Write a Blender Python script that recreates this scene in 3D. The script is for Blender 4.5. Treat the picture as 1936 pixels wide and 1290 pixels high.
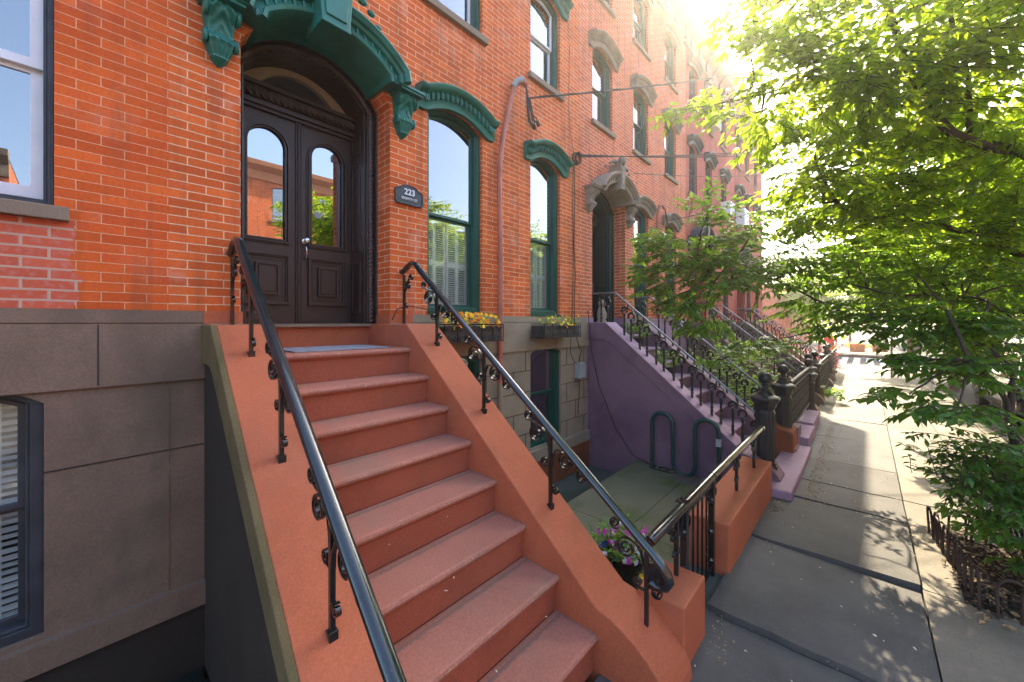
import bpy, bmesh, math, random
from mathutils import Vector, Matrix, noise
from mathutils.geometry import tessellate_polygon
for o in list(bpy.data.objects): bpy.data.objects.remove(o)
sc = bpy.context.scene; C = sc.collection
R = math.radians; PI = math.pi
# ---------------------------------------------------------------- camera, sky, sun, exposure
CAMY, CAMZ = -3.6, 2.1
cam = bpy.data.cameras.new('camera'); co = bpy.data.objects.new('camera', cam); C.objects.link(co)
cam.sensor_width = 36; cam.lens = 36*741/1936; cam.clip_start = .05; cam.clip_end = 600
cam.shift_y = -36/1936
co.location = (0, CAMY, CAMZ); co.rotation_euler = (R(90), 0, R(42-90))
sc.camera = co
SAZ, SEL = 15.4, 40.9          # sun azimuth from +X towards +Y, elevation
w = bpy.data.worlds.new('World'); sc.world = w; w.use_nodes = True
nt = w.node_tree; bg = nt.nodes['Background']
sky = nt.nodes.new('ShaderNodeTexSky'); sky.sky_type = 'NISHITA'; sky.sun_disc = False
sky.sun_elevation = R(SEL); sky.sun_rotation = R(90-SAZ); sky.dust_density = 3.0; sky.air_density = 1.0; sky.ozone_density = 1.0
nt.links.new(sky.outputs[0], bg.inputs[0]); bg.inputs[1].default_value = .15
sl = bpy.data.lights.new('sun', 'SUN'); sl.energy = 3.8; sl.angle = R(.5); sl.color = (1, .84, .60)
so = bpy.data.objects.new('sun', sl); C.objects.link(so)
sd = Vector((math.cos(R(SEL))*math.cos(R(SAZ)), math.cos(R(SEL))*math.sin(R(SAZ)), math.sin(R(SEL))))
so.rotation_euler = sd.to_track_quat('Z', 'Y').to_euler(); so.location = (10, 5, 15)
sc.view_settings.view_transform = 'Standard'; sc.view_settings.look = 'None'
sc.view_settings.exposure = 2.4; sc.view_settings.gamma = 1
sc.render.engine = 'CYCLES'
sc.cycles.max_bounces = 8; sc.cycles.transparent_max_bounces = 12
rnd = random.Random(7)

# ---------------------------------------------------------------- materials
def nmat(name):
    m = bpy.data.materials.new(name); m.use_nodes = True
    n = m.node_tree; b = n.nodes['Principled BSDF']; return m, n, b
def L(n, a, b): n.links.new(a, b)
def ramp(n, fac, stops):
    r = n.nodes.new('ShaderNodeValToRGB'); L(n, fac, r.inputs[0])
    while len(r.color_ramp.elements) < len(stops): r.color_ramp.elements.new(.5)
    for e, (p, c) in zip(r.color_ramp.elements, stops):
        e.position = p; e.color = (*c, 1) if len(c) == 3 else c
    return r.outputs[0]
def noi(n, scale, detail=4, vec=None, rough=.55):
    t = n.nodes.new('ShaderNodeTexNoise'); t.inputs['Scale'].default_value = scale; t.inputs['Detail'].default_value = detail
    t.inputs['Roughness'].default_value = rough
    if vec: L(n, vec, t.inputs['Vector'])
    return t.outputs[0]
def mixc(n, fac, a, b, mode='MIX'):
    m = n.nodes.new('ShaderNodeMix'); m.data_type = 'RGBA'; m.blend_type = mode
    for s, v in ((0, fac), (6, a), (7, b)):
        if hasattr(v, 'is_linked') or hasattr(v, 'links'): L(n, v, m.inputs[s])
        elif s == 0: m.inputs[0].default_value = v
        else: m.inputs[s].default_value = (*v, 1)
    return m.outputs[2]
def bump(n, b, h, dist, strength=1.0):
    bp = n.nodes.new('ShaderNodeBump'); bp.inputs['Distance'].default_value = dist; bp.inputs['Strength'].default_value = strength
    L(n, h, bp.inputs['Height']); L(n, bp.outputs[0], b.inputs['Normal'])
def coord(n, which='Object'): return n.nodes.new('ShaderNodeTexCoord').outputs[which]
def stone(name, col, var=.25, scale=3.0, rough=.85, bscale=90, bd=.003, stain=None, stain_amt=.5, spec=.3):
    m, n, b = nmat(name); v = coord(n)
    dk = tuple(c*(1-var) for c in col); lt = tuple(min(1, c*(1+var)) for c in col)
    c1 = ramp(n, noi(n, scale, 6, v), [(.3, dk), (.7, lt)])
    c2 = mixc(n, .5, c1, ramp(n, noi(n, scale*40, 3, v), [(.3, tuple(c*.70 for c in col)), (.7, tuple(min(1, c*1.28) for c in col))]))
    if stain:
        f = ramp(n, noi(n, scale*.7, 6, v), [(.5, (0, 0, 0)), (.66, (stain_amt,)*3)])
        c2 = mixc(n, f, c2, stain)
    L(n, c2, b.inputs['Base Color']); b.inputs['Roughness'].default_value = rough; b.inputs['Specular IOR Level'].default_value = spec
    bump(n, b, noi(n, bscale, 4, v), bd); return m
def paint(name, col, rough=.35, bd=.0006, bscale=40, var=.1, metal=0, coat=0):
    m, n, b = nmat(name); v = coord(n)
    c = ramp(n, noi(n, 6, 5, v), [(.3, tuple(x*(1-var) for x in col)), (.7, tuple(min(1, x*(1+var)) for x in col))])
    L(n, c, b.inputs['Base Color'])
    r = ramp(n, noi(n, 14, 4, v), [(.3, (rough*.8,)*3), (.7, (min(1, rough*1.3),)*3)]); L(n, r, b.inputs['Roughness'])
    b.inputs['Metallic'].default_value = metal; b.inputs['Coat Weight'].default_value = coat
    bump(n, b, noi(n, bscale, 3, v), bd); return m
def brick(name, c1, c2, mort, msize=.0045, old=False, tint=None, effl=.35):
    m, n, b = nmat(name); uv = coord(n, 'UV')
    def bt(ms, a, bb, mm, smooth=.1):
        t = n.nodes.new('ShaderNodeTexBrick'); L(n, uv, t.inputs['Vector'])
        t.inputs['Scale'].default_value = 1; t.inputs['Brick Width'].default_value = .213; t.inputs['Row Height'].default_value = .062
        t.inputs['Mortar Size'].default_value = ms; t.inputs['Mortar Smooth'].default_value = smooth; t.inputs['Bias'].default_value = 0
        t.offset = .5
        for i, c in ((1, a), (2, bb), (3, mm)): t.inputs[i].default_value = (*c, 1)
        return t
    # slight waver of the courses
    nv = n.nodes.new('ShaderNodeTexNoise'); nv.inputs['Scale'].default_value = 9; nv.inputs['Detail'].default_value = 3; L(n, uv, nv.inputs['Vector'])
    ad = n.nodes.new('ShaderNodeVectorMath'); ad.operation = 'MULTIPLY_ADD'; L(n, nv.outputs['Color'], ad.inputs[0]); ad.inputs[1].default_value = (.006, .006, 0); L(n, uv, ad.inputs[2])
    uv0 = uv; uv = ad.outputs[0]
    t = bt(msize, c1, c2, mort)
    col = t.outputs[0]; fac = t.outputs[1]
    # a second brick lookup gives per-brick tone
    t2 = bt(msize, (.64, .60, .57), (1, 1, 1), (.9, .9, .9)); t2.offset = .5
    mp = n.nodes.new('ShaderNodeMapping'); mp.inputs['Location'].default_value = (21.3, 12.4, 0); L(n, uv, mp.inputs[0]); L(n, mp.outputs[0], t2.inputs['Vector'])
    big = noi(n, 1.1, 5, uv0); fine = noi(n, 60, 4, uv0)
    col = mixc(n, .55, col, t2.outputs[0], 'MULTIPLY')
    inv = n.nodes.new('ShaderNodeMath'); inv.operation = 'SUBTRACT'; inv.inputs[0].default_value = 1; L(n, fac, inv.inputs[1])
    col = mixc(n, fac, col, mort)
    col = mixc(n, .5, col, ramp(n, big, [(.3, (.62, .6, .6)), (.7, (1.0, 1.0, 1.0))]), 'MULTIPLY')
    col = mixc(n, .35, col, ramp(n, fine, [(.3, (.6, .6, .6)), (.7, (1.2, 1.2, 1.2))]), 'MULTIPLY')
    e = n.nodes.new('ShaderNodeMath'); e.operation = 'MULTIPLY'; L(n, ramp(n, noi(n, 2.3, 7, uv0, .65), [(.55, (0, 0, 0)), (.75, (effl,)*3)]), e.inputs[0]); L(n, inv.outputs[0], e.inputs[1])
    col = mixc(n, e.outputs[0], col, (.70, .40, .32))
    ms = n.nodes.new('ShaderNodeMapping'); ms.inputs['Scale'].default_value = (7, .7, 1); L(n, uv0, ms.inputs[0])
    col = mixc(n, ramp(n, noi(n, 1.0, 6, ms.outputs[0], .6), [(.50, (0, 0, 0)), (.74, (.58, .58, .58))]), col, (.22, .07, .035))
    h = inv.outputs[0]
    if old:
        u = n.nodes.new('ShaderNodeSeparateXYZ'); L(n, uv0, u.inputs[0])
        nb = n.nodes.new('ShaderNodeMath'); nb.operation = 'MULTIPLY_ADD'; L(n, noi(n, 5, 3, uv0), nb.inputs[0]); nb.inputs[1].default_value = .25; L(n, u.outputs[0], nb.inputs[2])
        k1 = n.nodes.new('ShaderNodeMath'); k1.operation = 'LESS_THAN'; L(n, nb.outputs[0], k1.inputs[0]); k1.inputs[1].default_value = .12
        k2 = n.nodes.new('ShaderNodeMath'); k2.operation = 'LESS_THAN'; L(n, u.outputs[1], k2.inputs[0]); k2.inputs[1].default_value = 2.72
        k = n.nodes.new('ShaderNodeMath'); k.operation = 'MULTIPLY'; L(n, k1.outputs[0], k.inputs[0]); L(n, k2.outputs[0], k.inputs[1])
        t3 = bt(.0075, (.60, .125, .065), (.50, .10, .055), (.56, .36, .27), .3)
        mot = mixc(n, ramp(n, noi(n, 30, 4, uv0), [(.5, (0, 0, 0)), (.8, (.5, .5, .5))]), t3.outputs[0], (.5, .33, .3))
        col = mixc(n, k.outputs[0], col, mot)
    if tint: col = mixc(n, tint[0], col, tint[1])
    L(n, col, b.inputs['Base Color']); b.inputs['Roughness'].default_value = .8; b.inputs['Specular IOR Level'].default_value = .2
    hh = n.nodes.new('ShaderNodeMath'); hh.operation = 'MULTIPLY_ADD'; L(n, fine, hh.inputs[0]); hh.inputs[1].default_value = .25; L(n, h, hh.inputs[2])
    bump(n, b, hh.outputs[0], .004); return m
def glass(name, refl=.30, tint=(.88, .92, .92)):
    m, n, b = nmat(name); n.nodes.remove(b); out = n.nodes['Material Output']
    tr = n.nodes.new('ShaderNodeBsdfTransparent'); tr.inputs[0].default_value = (*tint, 1)
    gl = n.nodes.new('ShaderNodeBsdfGlossy'); gl.inputs['Roughness'].default_value = .0; gl.inputs['Color'].default_value = (.95, .97, 1, 1)
    fr = n.nodes.new('ShaderNodeLayerWeight'); fr.inputs[0].default_value = .5
    pw = n.nodes.new('ShaderNodeMath'); pw.operation = 'POWER'; L(n, fr.outputs['Facing'], pw.inputs[0]); pw.inputs[1].default_value = 3.0
    a = n.nodes.new('ShaderNodeMath'); a.operation = 'MULTIPLY_ADD'; L(n, pw.outputs[0], a.inputs[0]); a.inputs[1].default_value = .8; a.inputs[2].default_value = refl; a.use_clamp = True
    mx = n.nodes.new('ShaderNodeMixShader'); L(n, a.outputs[0], mx.inputs[0]); L(n, tr.outputs[0], mx.inputs[1]); L(n, gl.outputs[0], mx.inputs[2])
    L(n, mx.outputs[0], out.inputs[0]); return m
def leafmat(name, c, tc, rough=.4, tfac=.45):
    m, n, b = nmat(name); out = n.nodes['Material Output']
    oi = n.nodes.new('ShaderNodeNewGeometry')
    cc = ramp(n, oi.outputs['Random Per Island'], [(0, tuple(x*.6 for x in c)), (.6, c), (1, tuple(x*1.5 for x in c))])
    tcc = ramp(n, oi.outputs['Random Per Island'], [(0, tuple(x*.7 for x in tc)), (1, tuple(x*1.25 for x in tc))])
    L(n, cc, b.inputs['Base Color']); b.inputs['Roughness'].default_value = rough; b.inputs['Specular IOR Level'].default_value = .5
    t = n.nodes.new('ShaderNodeBsdfTranslucent'); L(n, tcc, t.inputs[0])
    mx = n.nodes.new('ShaderNodeMixShader'); mx.inputs[0].default_value = tfac; L(n, b.outputs[0], mx.inputs[1]); L(n, t.outputs[0], mx.inputs[2])
    L(n, mx.outputs[0], out.inputs[0]); return m

M = {}
BC1, BC2, BM = (.86, .185, .042), (.70, .135, .034), (.86, .52, .31)
M['brick0'] = brick('brick_old', (.84, .165, .034), (.70, .12, .028), (.82, .40, .22), .0028, old=True, effl=.2)
M['brick1'] = brick('brick_red', BC1, BC2, BM, .0044, effl=.55)
M['brick2'] = brick('brick_orange', (.80, .19, .07), (.66, .145, .055), (.88, .56, .40), .0045)
M['brick3'] = brick('brick_rose', (.60, .12, .08), (.52, .10, .07), (.62, .22, .17), .003)
M['brick4'] = brick('brick_crimson', (.50, .07, .04), (.42, .055, .035), (.55, .14, .10), .003)
M['brownstone'] = stone('brownstone', (.205, .140, .100), .3, 2.2, stain=(.085, .08, .06), stain_amt=.5)
M['tanstone'] = stone('tan_stone', (.31, .26, .185), .2, 2.5, stain=(.16, .15, .11), stain_amt=.6)
M['greystone'] = stone('grey_stone', (.30, .24, .185), .25, 5, stain=(.13, .13, .12), stain_amt=.6)
M['sill'] = stone('sill_stone', (.24, .18, .13), .2, 6)
M['riser'] = stone('terracotta_riser_shaded', (.36, .105, .058), .14, 2.5, stain=(.25, .10, .06), stain_amt=.6)  # occlusion on the risers put into the colour, darker than the terracotta paint
M['terra'] = stone('terracotta_paint', (.43, .122, .055), .16, 2.5, rough=.75, stain=(.38, .13, .075), stain_amt=.6, bd=.002)
M['tread'] = stone('terracotta_tread', (.42, .165, .115), .16, 2.0, rough=.8, stain=(.30, .19, .14), stain_amt=.75, bd=.0025)
M['mossy'] = stone('mossy_paint', (.125, .098, .045), .3, 3, stain=(.05, .07, .015), stain_amt=.8)
M['shadewall'] = stone('shaded_render', (.034, .027, .020), .3, 3); M['darkpave'] = stone('shaded_areaway_floor', (.010, .016, .013), .4, 3, rough=.6)  # areaway shade put into these near-black colours of recess, plinth and floor
M['purple'] = stone('purple_paint', (.205, .125, .165), .14, 2, rough=.7, stain=(.10, .05, .10), stain_amt=.6)
M['lilac'] = stone('lilac_paint', (.33, .22, .30), .14, 3, rough=.75, stain=(.22, .14, .2), stain_amt=.7)
M['rust'] = stone('rust_paint', (.24, .075, .035), .2, 4, stain=(.12, .05, .03))
M['green'] = paint('green_paint', (.012, .15, .115), .42, .0012, 30, .25)
M['greentrim'] = paint('dark_green_paint', (.006, .075, .055), .35, .0005, 30, .15)
M['deepgreen'] = paint('deep_green_door', (.004, .03, .028), .35)
M['doorbrown'] = paint('espresso_paint', (.044, .029, .026), .42, .0006, 30, .15)
M['cream'] = stone('cream_plaster', (.34, .28, .21), .12, 3)
M['iron'] = paint('black_iron', (.010, .013, .014), .22, .0012, 60, .4, coat=.4)
M['boxbrown'] = paint('box_brown', (.045, .038, .032), .6)
M['iron2'] = paint('dull_black_iron', (.016, .018, .02), .42, .0012, 60, .4)
M['rail'] = paint('worn_handrail', (.010, .018, .020), .2, .001, 50, .4, coat=.6)
M['railgrey'] = paint('worn_grey_rail', (.16, .17, .19), .3, .0005, 60, .3, metal=.4)
M['steelrail'] = paint('worn_steel_rail', (.014, .014, .016), .2, .0001, 20, .3, coat=.6)
M['rack'] = paint('green_tube', (.006, .055, .050), .35)
M['white'] = paint('white_vinyl', (.74, .76, .80), .35, .0003, 20, .06)
M['slate'] = paint('slate_trim', (.035, .042, .052), .5, .002, 25, .3)
M['shutter'] = paint('shutter_white', (.80, .80, .78), .4, .0003, 20, .05)
M['pipe'] = paint('pipe_paint', (.40, .13, .085), .5, .001, 30, .25)
M['cable'] = paint('black_cable', (.012, .012, .014), .5)
M['glass'] = glass('window_glass'); M['glassdoor'] = glass('door_glass', .42, (.55, .5, .4))
M['dark'] = stone('dark_interior', (.035, .03, .028), .2, 1)
M['curtain'] = stone('pale_curtain', (.55, .55, .55), .1, 3)
M['metalgrey'] = paint('grey_metal', (.32, .36, .37), .5, .0004, 40, .2)
M['brass'] = paint('brass', (.55, .38, .12), .3, .0004, 40, .2, metal=.8)
M['chrome'] = paint('nickel', (.55, .55, .55), .2, .0002, 40, .1, metal=1)
M['bark'] = stone('bark', (.075, .055, .045), .4, 12, bscale=60, bd=.006)
M['leaf'] = leafmat('leaf', (.07, .18, .02), (.50, .68, .025), .36, .58)
M['leafA'] = leafmat('leaf_mid', (.055, .165, .028), (.34, .56, .035), .34, .48)
M['leafB'] = leafmat('leaf_dark', (.05, .15, .03), (.36, .58, .04), .38, .45)
M['leafsoft'] = leafmat('plant_leaf', (.12, .33, .04), (.45, .65, .06))
for nme, c in dict(orange=(1.0, .36, .01), yellow=(1.0, .75, .04), magenta=(.7, .05, .5), whitef=(.85, .85, .85), blue=(.03, .10, .3), pink=(.8, .25, .3)).items():
    M['f_'+nme] = leafmat('petal_'+nme, c, c, .6, .3)
M['soil'] = stone('soil', (.035, .024, .017), .5, 20, bscale=60, bd=.02)
M['litter'] = stone('dry_leaf', (.33, .23, .12), .5, 30)
M['fleck'] = stone('pale_petal', (.75, .70, .55), .2, 30)
M['roof'] = stone('roof_felt', (.08, .075, .07), .2, 2)
M['maroon'] = paint('maroon_cornice', (.12, .03, .035), .5)
M['asphalt'] = stone('asphalt', (.065, .064, .062), .2, 1, rough=.9, bscale=90, bd=.006)
M['marking'] = stone('road_marking', (.7, .7, .68), .1, 4)
M['black'] = paint('car_black', (.012, .013, .015), .12, .0001, 10, .1, coat=1)
M['tyre'] = stone('tyre', (.02, .02, .02), .2, 10)
M['red'] = paint('red_gloss', (.65, .02, .02), .25)
M['matblue'] = stone('mat_blue', (.26, .27, .31), .4, 14)
M['carwhite'] = paint('car_white', (.7, .72, .74), .15, .0001, 10, .03, coat=1)
M['skin'] = stone('skin', (.45, .25, .17), .05, 3, bd=.0002)
M['cloth_red'] = stone('cloth_red', (.6, .05, .06), .1, 9); M['cloth_orange'] = stone('cloth_orange', (.8, .25, .03), .1, 9)
M['cloth_grey'] = stone('cloth_grey', (.15, .13, .17), .1, 9); M['hair'] = stone('hair', (.02, .012, .01), .2, 30)
M['wood'] = stone('silver_wood', (.30, .22, .15), .25, 8)
M['planter'] = stone('planter_orange', (.55, .22, .10), .2, 5)

def treadmat():
    m = stone('terracotta_tread', (.40, .165, .115), .18, 2.0, rough=.8, stain=(.30, .18, .13), stain_amt=.75, bd=.0025); n = m.node_tree; b = n.nodes['Principled BSDF']
    src = b.inputs['Base Color'].links[0].from_socket; v = coord(n); sx = n.nodes.new('ShaderNodeSeparateXYZ'); L(n, v, sx.inputs[0])
    def mth(op, a, b_=None, c=None):
        q = n.nodes.new('ShaderNodeMath'); q.operation = op
        for i, x in enumerate((a, b_, c)):
            if x is None: continue
            if isinstance(x, (int, float)): q.inputs[i].default_value = x
            else: L(n, x, q.inputs[i])
        return q.outputs[0]
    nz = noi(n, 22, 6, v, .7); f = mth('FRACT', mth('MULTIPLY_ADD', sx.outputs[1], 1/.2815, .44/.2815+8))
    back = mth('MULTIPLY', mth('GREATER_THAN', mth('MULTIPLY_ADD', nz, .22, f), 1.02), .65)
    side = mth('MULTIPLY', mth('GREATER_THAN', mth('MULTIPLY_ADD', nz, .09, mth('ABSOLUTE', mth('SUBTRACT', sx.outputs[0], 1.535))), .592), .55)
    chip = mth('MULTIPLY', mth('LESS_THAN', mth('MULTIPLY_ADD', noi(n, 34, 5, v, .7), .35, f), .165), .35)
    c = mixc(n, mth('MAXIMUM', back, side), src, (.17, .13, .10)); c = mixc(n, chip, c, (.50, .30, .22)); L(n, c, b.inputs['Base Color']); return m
def chips(name, col, thr=.70, sc_=18, amt=.7):
    m = M[name]; n = m.node_tree; b = n.nodes['Principled BSDF']; src = b.inputs['Base Color'].links[0].from_socket; v = coord(n)
    f = ramp(n, noi(n, sc_, 7, v, .7), [(thr, (0, 0, 0)), (thr+.03, (amt,)*3)]); f2 = ramp(n, noi(n, 1.6, 7, v, .7), [(.50, (0, 0, 0)), (.62, (.5,)*3)])
    c = mixc(n, f, src, col); c = mixc(n, f2, c, tuple(x*.72 for x in b_base[name])); L(n, c, b.inputs['Base Color'])
b_base = dict(terra=(.43, .125, .055), purple=(.205, .125, .165), brownstone=(.205, .14, .10), riser=(.36, .105, .058), tanstone=(.27, .235, .18), lilac=(.33, .22, .30), slabgreen=(.11, .13, .06))
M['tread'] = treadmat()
b_base['rail'] = (.010, .018, .020); b_base['iron'] = (.010, .013, .014)
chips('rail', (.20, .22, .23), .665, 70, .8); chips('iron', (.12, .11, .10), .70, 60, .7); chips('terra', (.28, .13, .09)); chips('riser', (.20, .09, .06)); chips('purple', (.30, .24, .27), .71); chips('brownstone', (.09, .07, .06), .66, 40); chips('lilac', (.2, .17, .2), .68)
def slabmat(name, col, speck=False):
    m, n, b = nmat(name); v = coord(n)
    g = n.nodes.new('ShaderNodeNewGeometry')
    c1 = ramp(n, noi(n, 1.4, 8, v, .65), [(.25, tuple(c*.58 for c in col)), (.5, col), (.78, tuple(min(1, c*1.38) for c in col))])
    c1 = mixc(n, .85, c1, ramp(n, g.outputs['Random Per Island'], [(0, (.78, .79, .80)), (.5, (1, 1, 1)), (1, (1.12, 1.08, 1.02))]), 'MULTIPLY')
    c1 = mixc(n, .6, c1, ramp(n, noi(n, 160, 3, v), [(.3, (.7, .7, .7)), (.7, (1.25, 1.25, 1.25))]), 'MULTIPLY')
    st = ramp(n, noi(n, .9, 6, v), [(.56, (0, 0, 0)), (.7, (.5, .5, .5))])
    c1 = mixc(n, st, c1, tuple(c*.6 for c in col))
    vo = n.nodes.new('ShaderNodeTexVoronoi'); vo.inputs['Scale'].default_value = 9; L(n, v, vo.inputs['Vector'])
    sp = ramp(n, vo.outputs['Distance'], [(.035, (.7, .7, .7)), (.06, (0, 0, 0))])
    c1 = mixc(n, sp, c1, tuple(min(1, c*1.7) for c in col))
    if speck:
        v2 = n.nodes.new('ShaderNodeTexVoronoi'); v2.inputs['Scale'].default_value = 110; L(n, v, v2.inputs['Vector'])
        c1 = mixc(n, ramp(n, v2.outputs['Distance'], [(.15, (.5, .5, .5)), (.35, (0, 0, 0))]), c1, (.55, .54, .5))
    L(n, c1, b.inputs['Base Color']); b.inputs['Roughness'].default_value = .78; b.inputs['Specular IOR Level'].default_value = .35
    h = noi(n, 70, 6, v, .6); bump(n, b, h, .004); return m
M['slab'] = slabmat('bluestone_slab', (.100, .097, .092)); M['slabtan'] = slabmat('tan_concrete', (.20, .178, .14)); M['slabspeck'] = slabmat('exposed_aggregate', (.105, .104, .102), True)
M['slabgreen'] = stone('mossy_concrete', (.15, .155, .10), .25, 2.5, stain=(.075, .11, .03), stain_amt=.85, bd=.003)
M['paving'] = stone('areaway_paving', (.085, .10, .085), .3, 2, stain=(.04, .07, .03), stain_amt=.6, bd=.003)

# ---------------------------------------------------------------- mesh builder
class MB:
    def __init__(s): s.v = []; s.f = []; s.T = None; s.mi = []; s.cur = 0
    def add(s, vs, fs):
        n = len(s.v)
        for v in vs:
            v = Vector(v)
            s.v.append(s.T @ v if s.T else v)
        for f in fs: s.f.append(tuple(n+i for i in f)); s.mi.append(s.cur)
    def box(s, x0, x1, y0, y1, z0, z1):
        s.add([(x0, y0, z0), (x1, y0, z0), (x1, y1, z0), (x0, y1, z0), (x0, y0, z1), (x1, y0, z1), (x1, y1, z1), (x0, y1, z1)],
              [(0, 3, 2, 1), (4, 5, 6, 7), (0, 1, 5, 4), (1, 2, 6, 5), (2, 3, 7, 6), (3, 0, 4, 7)])
    def prism(s, pts, axis, a, b):
        """polygon pts (2-D) extruded from a to b on axis: x -> (y,z), y -> (x,z), z -> (x,y)"""
        def P(p, t): return (t, p[0], p[1]) if axis == 'x' else (p[0], t, p[1]) if axis == 'y' else (p[0], p[1], t)
        n = len(pts); tris = tessellate_polygon([[Vector((p[0], p[1], 0)) for p in pts]])
        vs = [P(p, a) for p in pts]+[P(p, b) for p in pts]
        s.add(vs, [tuple(t) for t in tris]+[tuple(i+n for i in t) for t in tris]+[(i, (i+1) % n, (i+1) % n+n, i+n) for i in range(n)])
    def holed(s, outer, holes, y, depth, reveal=True):
        """wall sheet in the XZ plane at y with holes, reveals run back by depth"""
        loops = [[Vector((p[0], p[1], 0)) for p in outer]]+[[Vector((p[0], p[1], 0)) for p in h] for h in holes]
        flat = [p for l in loops for p in l]
        s.add([(p[0], y, p[1]) for p in flat], [tuple(t) for t in tessellate_polygon(loops)])
        if reveal:
            for h in holes:
                n = len(h); s.add([(p[0], y, p[1]) for p in h]+[(p[0], y+depth, p[1]) for p in h], [(i, (i+1) % n, (i+1) % n+n, i+n) for i in range(n)])
    def pane(s, pts, y):
        s.add([(p[0], y, p[1]) for p in pts], [tuple(t) for t in tessellate_polygon([[Vector((p[0], p[1], 0)) for p in pts]])])
    def tube(s, path, r, seg=8, closed=False, caps=True, prof=None, up=None):
        path = [Vector(p) for p in path]; n = len(path); rr = r if hasattr(r, '__len__') else [r]*n
        t0 = (path[1]-path[0]).normalized(); nrm = up or Vector((0, 0, 1))
        if abs(nrm.dot(t0)) > .95: nrm = Vector((1, 0, 0)) if abs(t0.x) < .9 else Vector((0, 1, 0))
        vs = []
        for i, p in enumerate(path):
            a = path[i-1] if (i > 0 or closed) else p; b = path[(i+1) % n] if (i < n-1 or closed) else p
            t = (b-a).normalized(); nrm = (nrm-t*nrm.dot(t))
            if nrm.length < 1e-5: nrm = t.orthogonal()
            nrm.normalize(); bi = t.cross(nrm)
            if prof:
                for (px, py) in prof: vs.append(p+bi*px*rr[i]+nrm*py*rr[i])
            else:
                for k in range(seg):
                    an = 2*PI*k/seg; vs.append(p+(bi*math.cos(an)+nrm*math.sin(an))*rr[i])
        m = len(prof) if prof else seg; fs = []
        for i in range(n if closed else n-1):
            j = (i+1) % n
            for k in range(m): fs.append((i*m+k, i*m+(k+1) % m, j*m+(k+1) % m, j*m+k))
        if caps and not closed: fs += [tuple(range(m))[::-1], tuple((n-1)*m+k for k in range(m))]
        s.add(vs, fs)
    def lathe(s, cx, cy, prof, seg=12, rot=0, sq=False):
        """prof list of (r,z)"""
        vs = []; n = len(prof)
        for r, z in prof:
            for k in range(seg):
                a = 2*PI*k/seg+rot; vs.append((cx+r*math.cos(a), cy+r*math.sin(a), z))
        fs = [(i*seg+k, i*seg+(k+1) % seg, (i+1)*seg+(k+1) % seg, (i+1)*seg+k) for i in range(n-1) for k in range(seg)]
        fs += [tuple(range(seg))[::-1], tuple((n-1)*seg+k for k in range(seg))]
        s.add(vs, fs)
    def ball(s, c, r, sx=1, sy=1, sz=1, u=10, v=6):
        vs = [(c[0], c[1], c[2]-r*sz)]
        for i in range(1, v):
            ph = PI*i/v-PI/2
            for k in range(u): a = 2*PI*k/u; vs.append((c[0]+r*sx*math.cos(ph)*math.cos(a), c[1]+r*sy*math.cos(ph)*math.sin(a), c[2]+r*sz*math.sin(ph)))
        vs.append((c[0], c[1], c[2]+r*sz)); e = len(vs)-1
        fs = [(0, 1+(k+1) % u, 1+k) for k in range(u)]+[(e, e-u+k, e-u+(k+1) % u) for k in range(u)]
        fs += [(1+i*u+k, 1+i*u+(k+1) % u, 1+(i+1)*u+(k+1) % u, 1+(i+1)*u+k) for i in range(v-2) for k in range(u)]
        s.add(vs, fs)
    def sweep(s, path, prof, closed=False, y0=0):
        """path in (x,z); prof list of (r outward, y)"""
        n = len(path); m = len(prof); vs = []
        for i in range(n):
            a = path[i-1] if (i > 0 or closed) else path[i]; b = path[(i+1) % n] if (i < n-1 or closed) else path[i]
            tx, tz = b[0]-a[0], b[1]-a[1]; l = math.hypot(tx, tz) or 1; nx, nz = -tz/l, tx/l
            k = 1
            if 0 < i < n-1 or closed:
                d1 = (path[i][0]-a[0], path[i][1]-a[1]); l1 = math.hypot(*d1) or 1
                cs = (d1[0]*tx+d1[1]*tz)/(l1*l); k = 1/max(.6, cs)
            for (r, y) in prof: vs.append((path[i][0]+nx*r*k, y0+y, path[i][1]+nz*r*k))
        fs = []
        for i in range(n if closed else n-1):
            j = (i+1) % n
            for q in range(m): fs.append((i*m+q, i*m+(q+1) % m, j*m+(q+1) % m, j*m+q))
        if not closed: fs += [tuple(range(m)), tuple((n-1)*m+q for q in range(m))[::-1]]
        s.add(vs, fs)
    def build(s, name, mats, parent=None, smooth=False, bevel=0, fix=True, angle=40, uv=True):
        me = bpy.data.meshes.new(name); me.from_pydata(s.v, [], s.f); me.update()
        for mm in (mats if isinstance(mats, (list, tuple)) else [mats]): me.materials.append(M[mm] if isinstance(mm, str) else mm)
        if any(s.mi): me.polygons.foreach_set('material_index', s.mi)
        if fix:
            bm = bmesh.new(); bm.from_mesh(me); bmesh.ops.recalc_face_normals(bm, faces=bm.faces); bm.to_mesh(me); bm.free()
        if uv:
            l = me.uv_layers.new(name='uv'); d = l.data
            for p in me.polygons:
                nn = p.normal; ax = max(range(3), key=lambda i: abs(nn[i]))
                for li in p.loop_indices:
                    c = me.vertices[me.loops[li].vertex_index].co
                    d[li].uv = (c.y+c.x*0, c.z) if ax == 0 else (c.x, c.z) if ax == 1 else (c.x, c.y)
        if smooth:
            for p in me.polygons: p.use_smooth = True
            me.set_sharp_from_angle(angle=R(angle))
        o = bpy.data.objects.new(name, me); C.objects.link(o)
        if parent: o.parent = parent
        if bevel:
            b = o.modifiers.new('bevel', 'BEVEL'); b.width = bevel; b.segments = 2; b.limit_method = 'ANGLE'; b.angle_limit = R(35)
        return o
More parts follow.
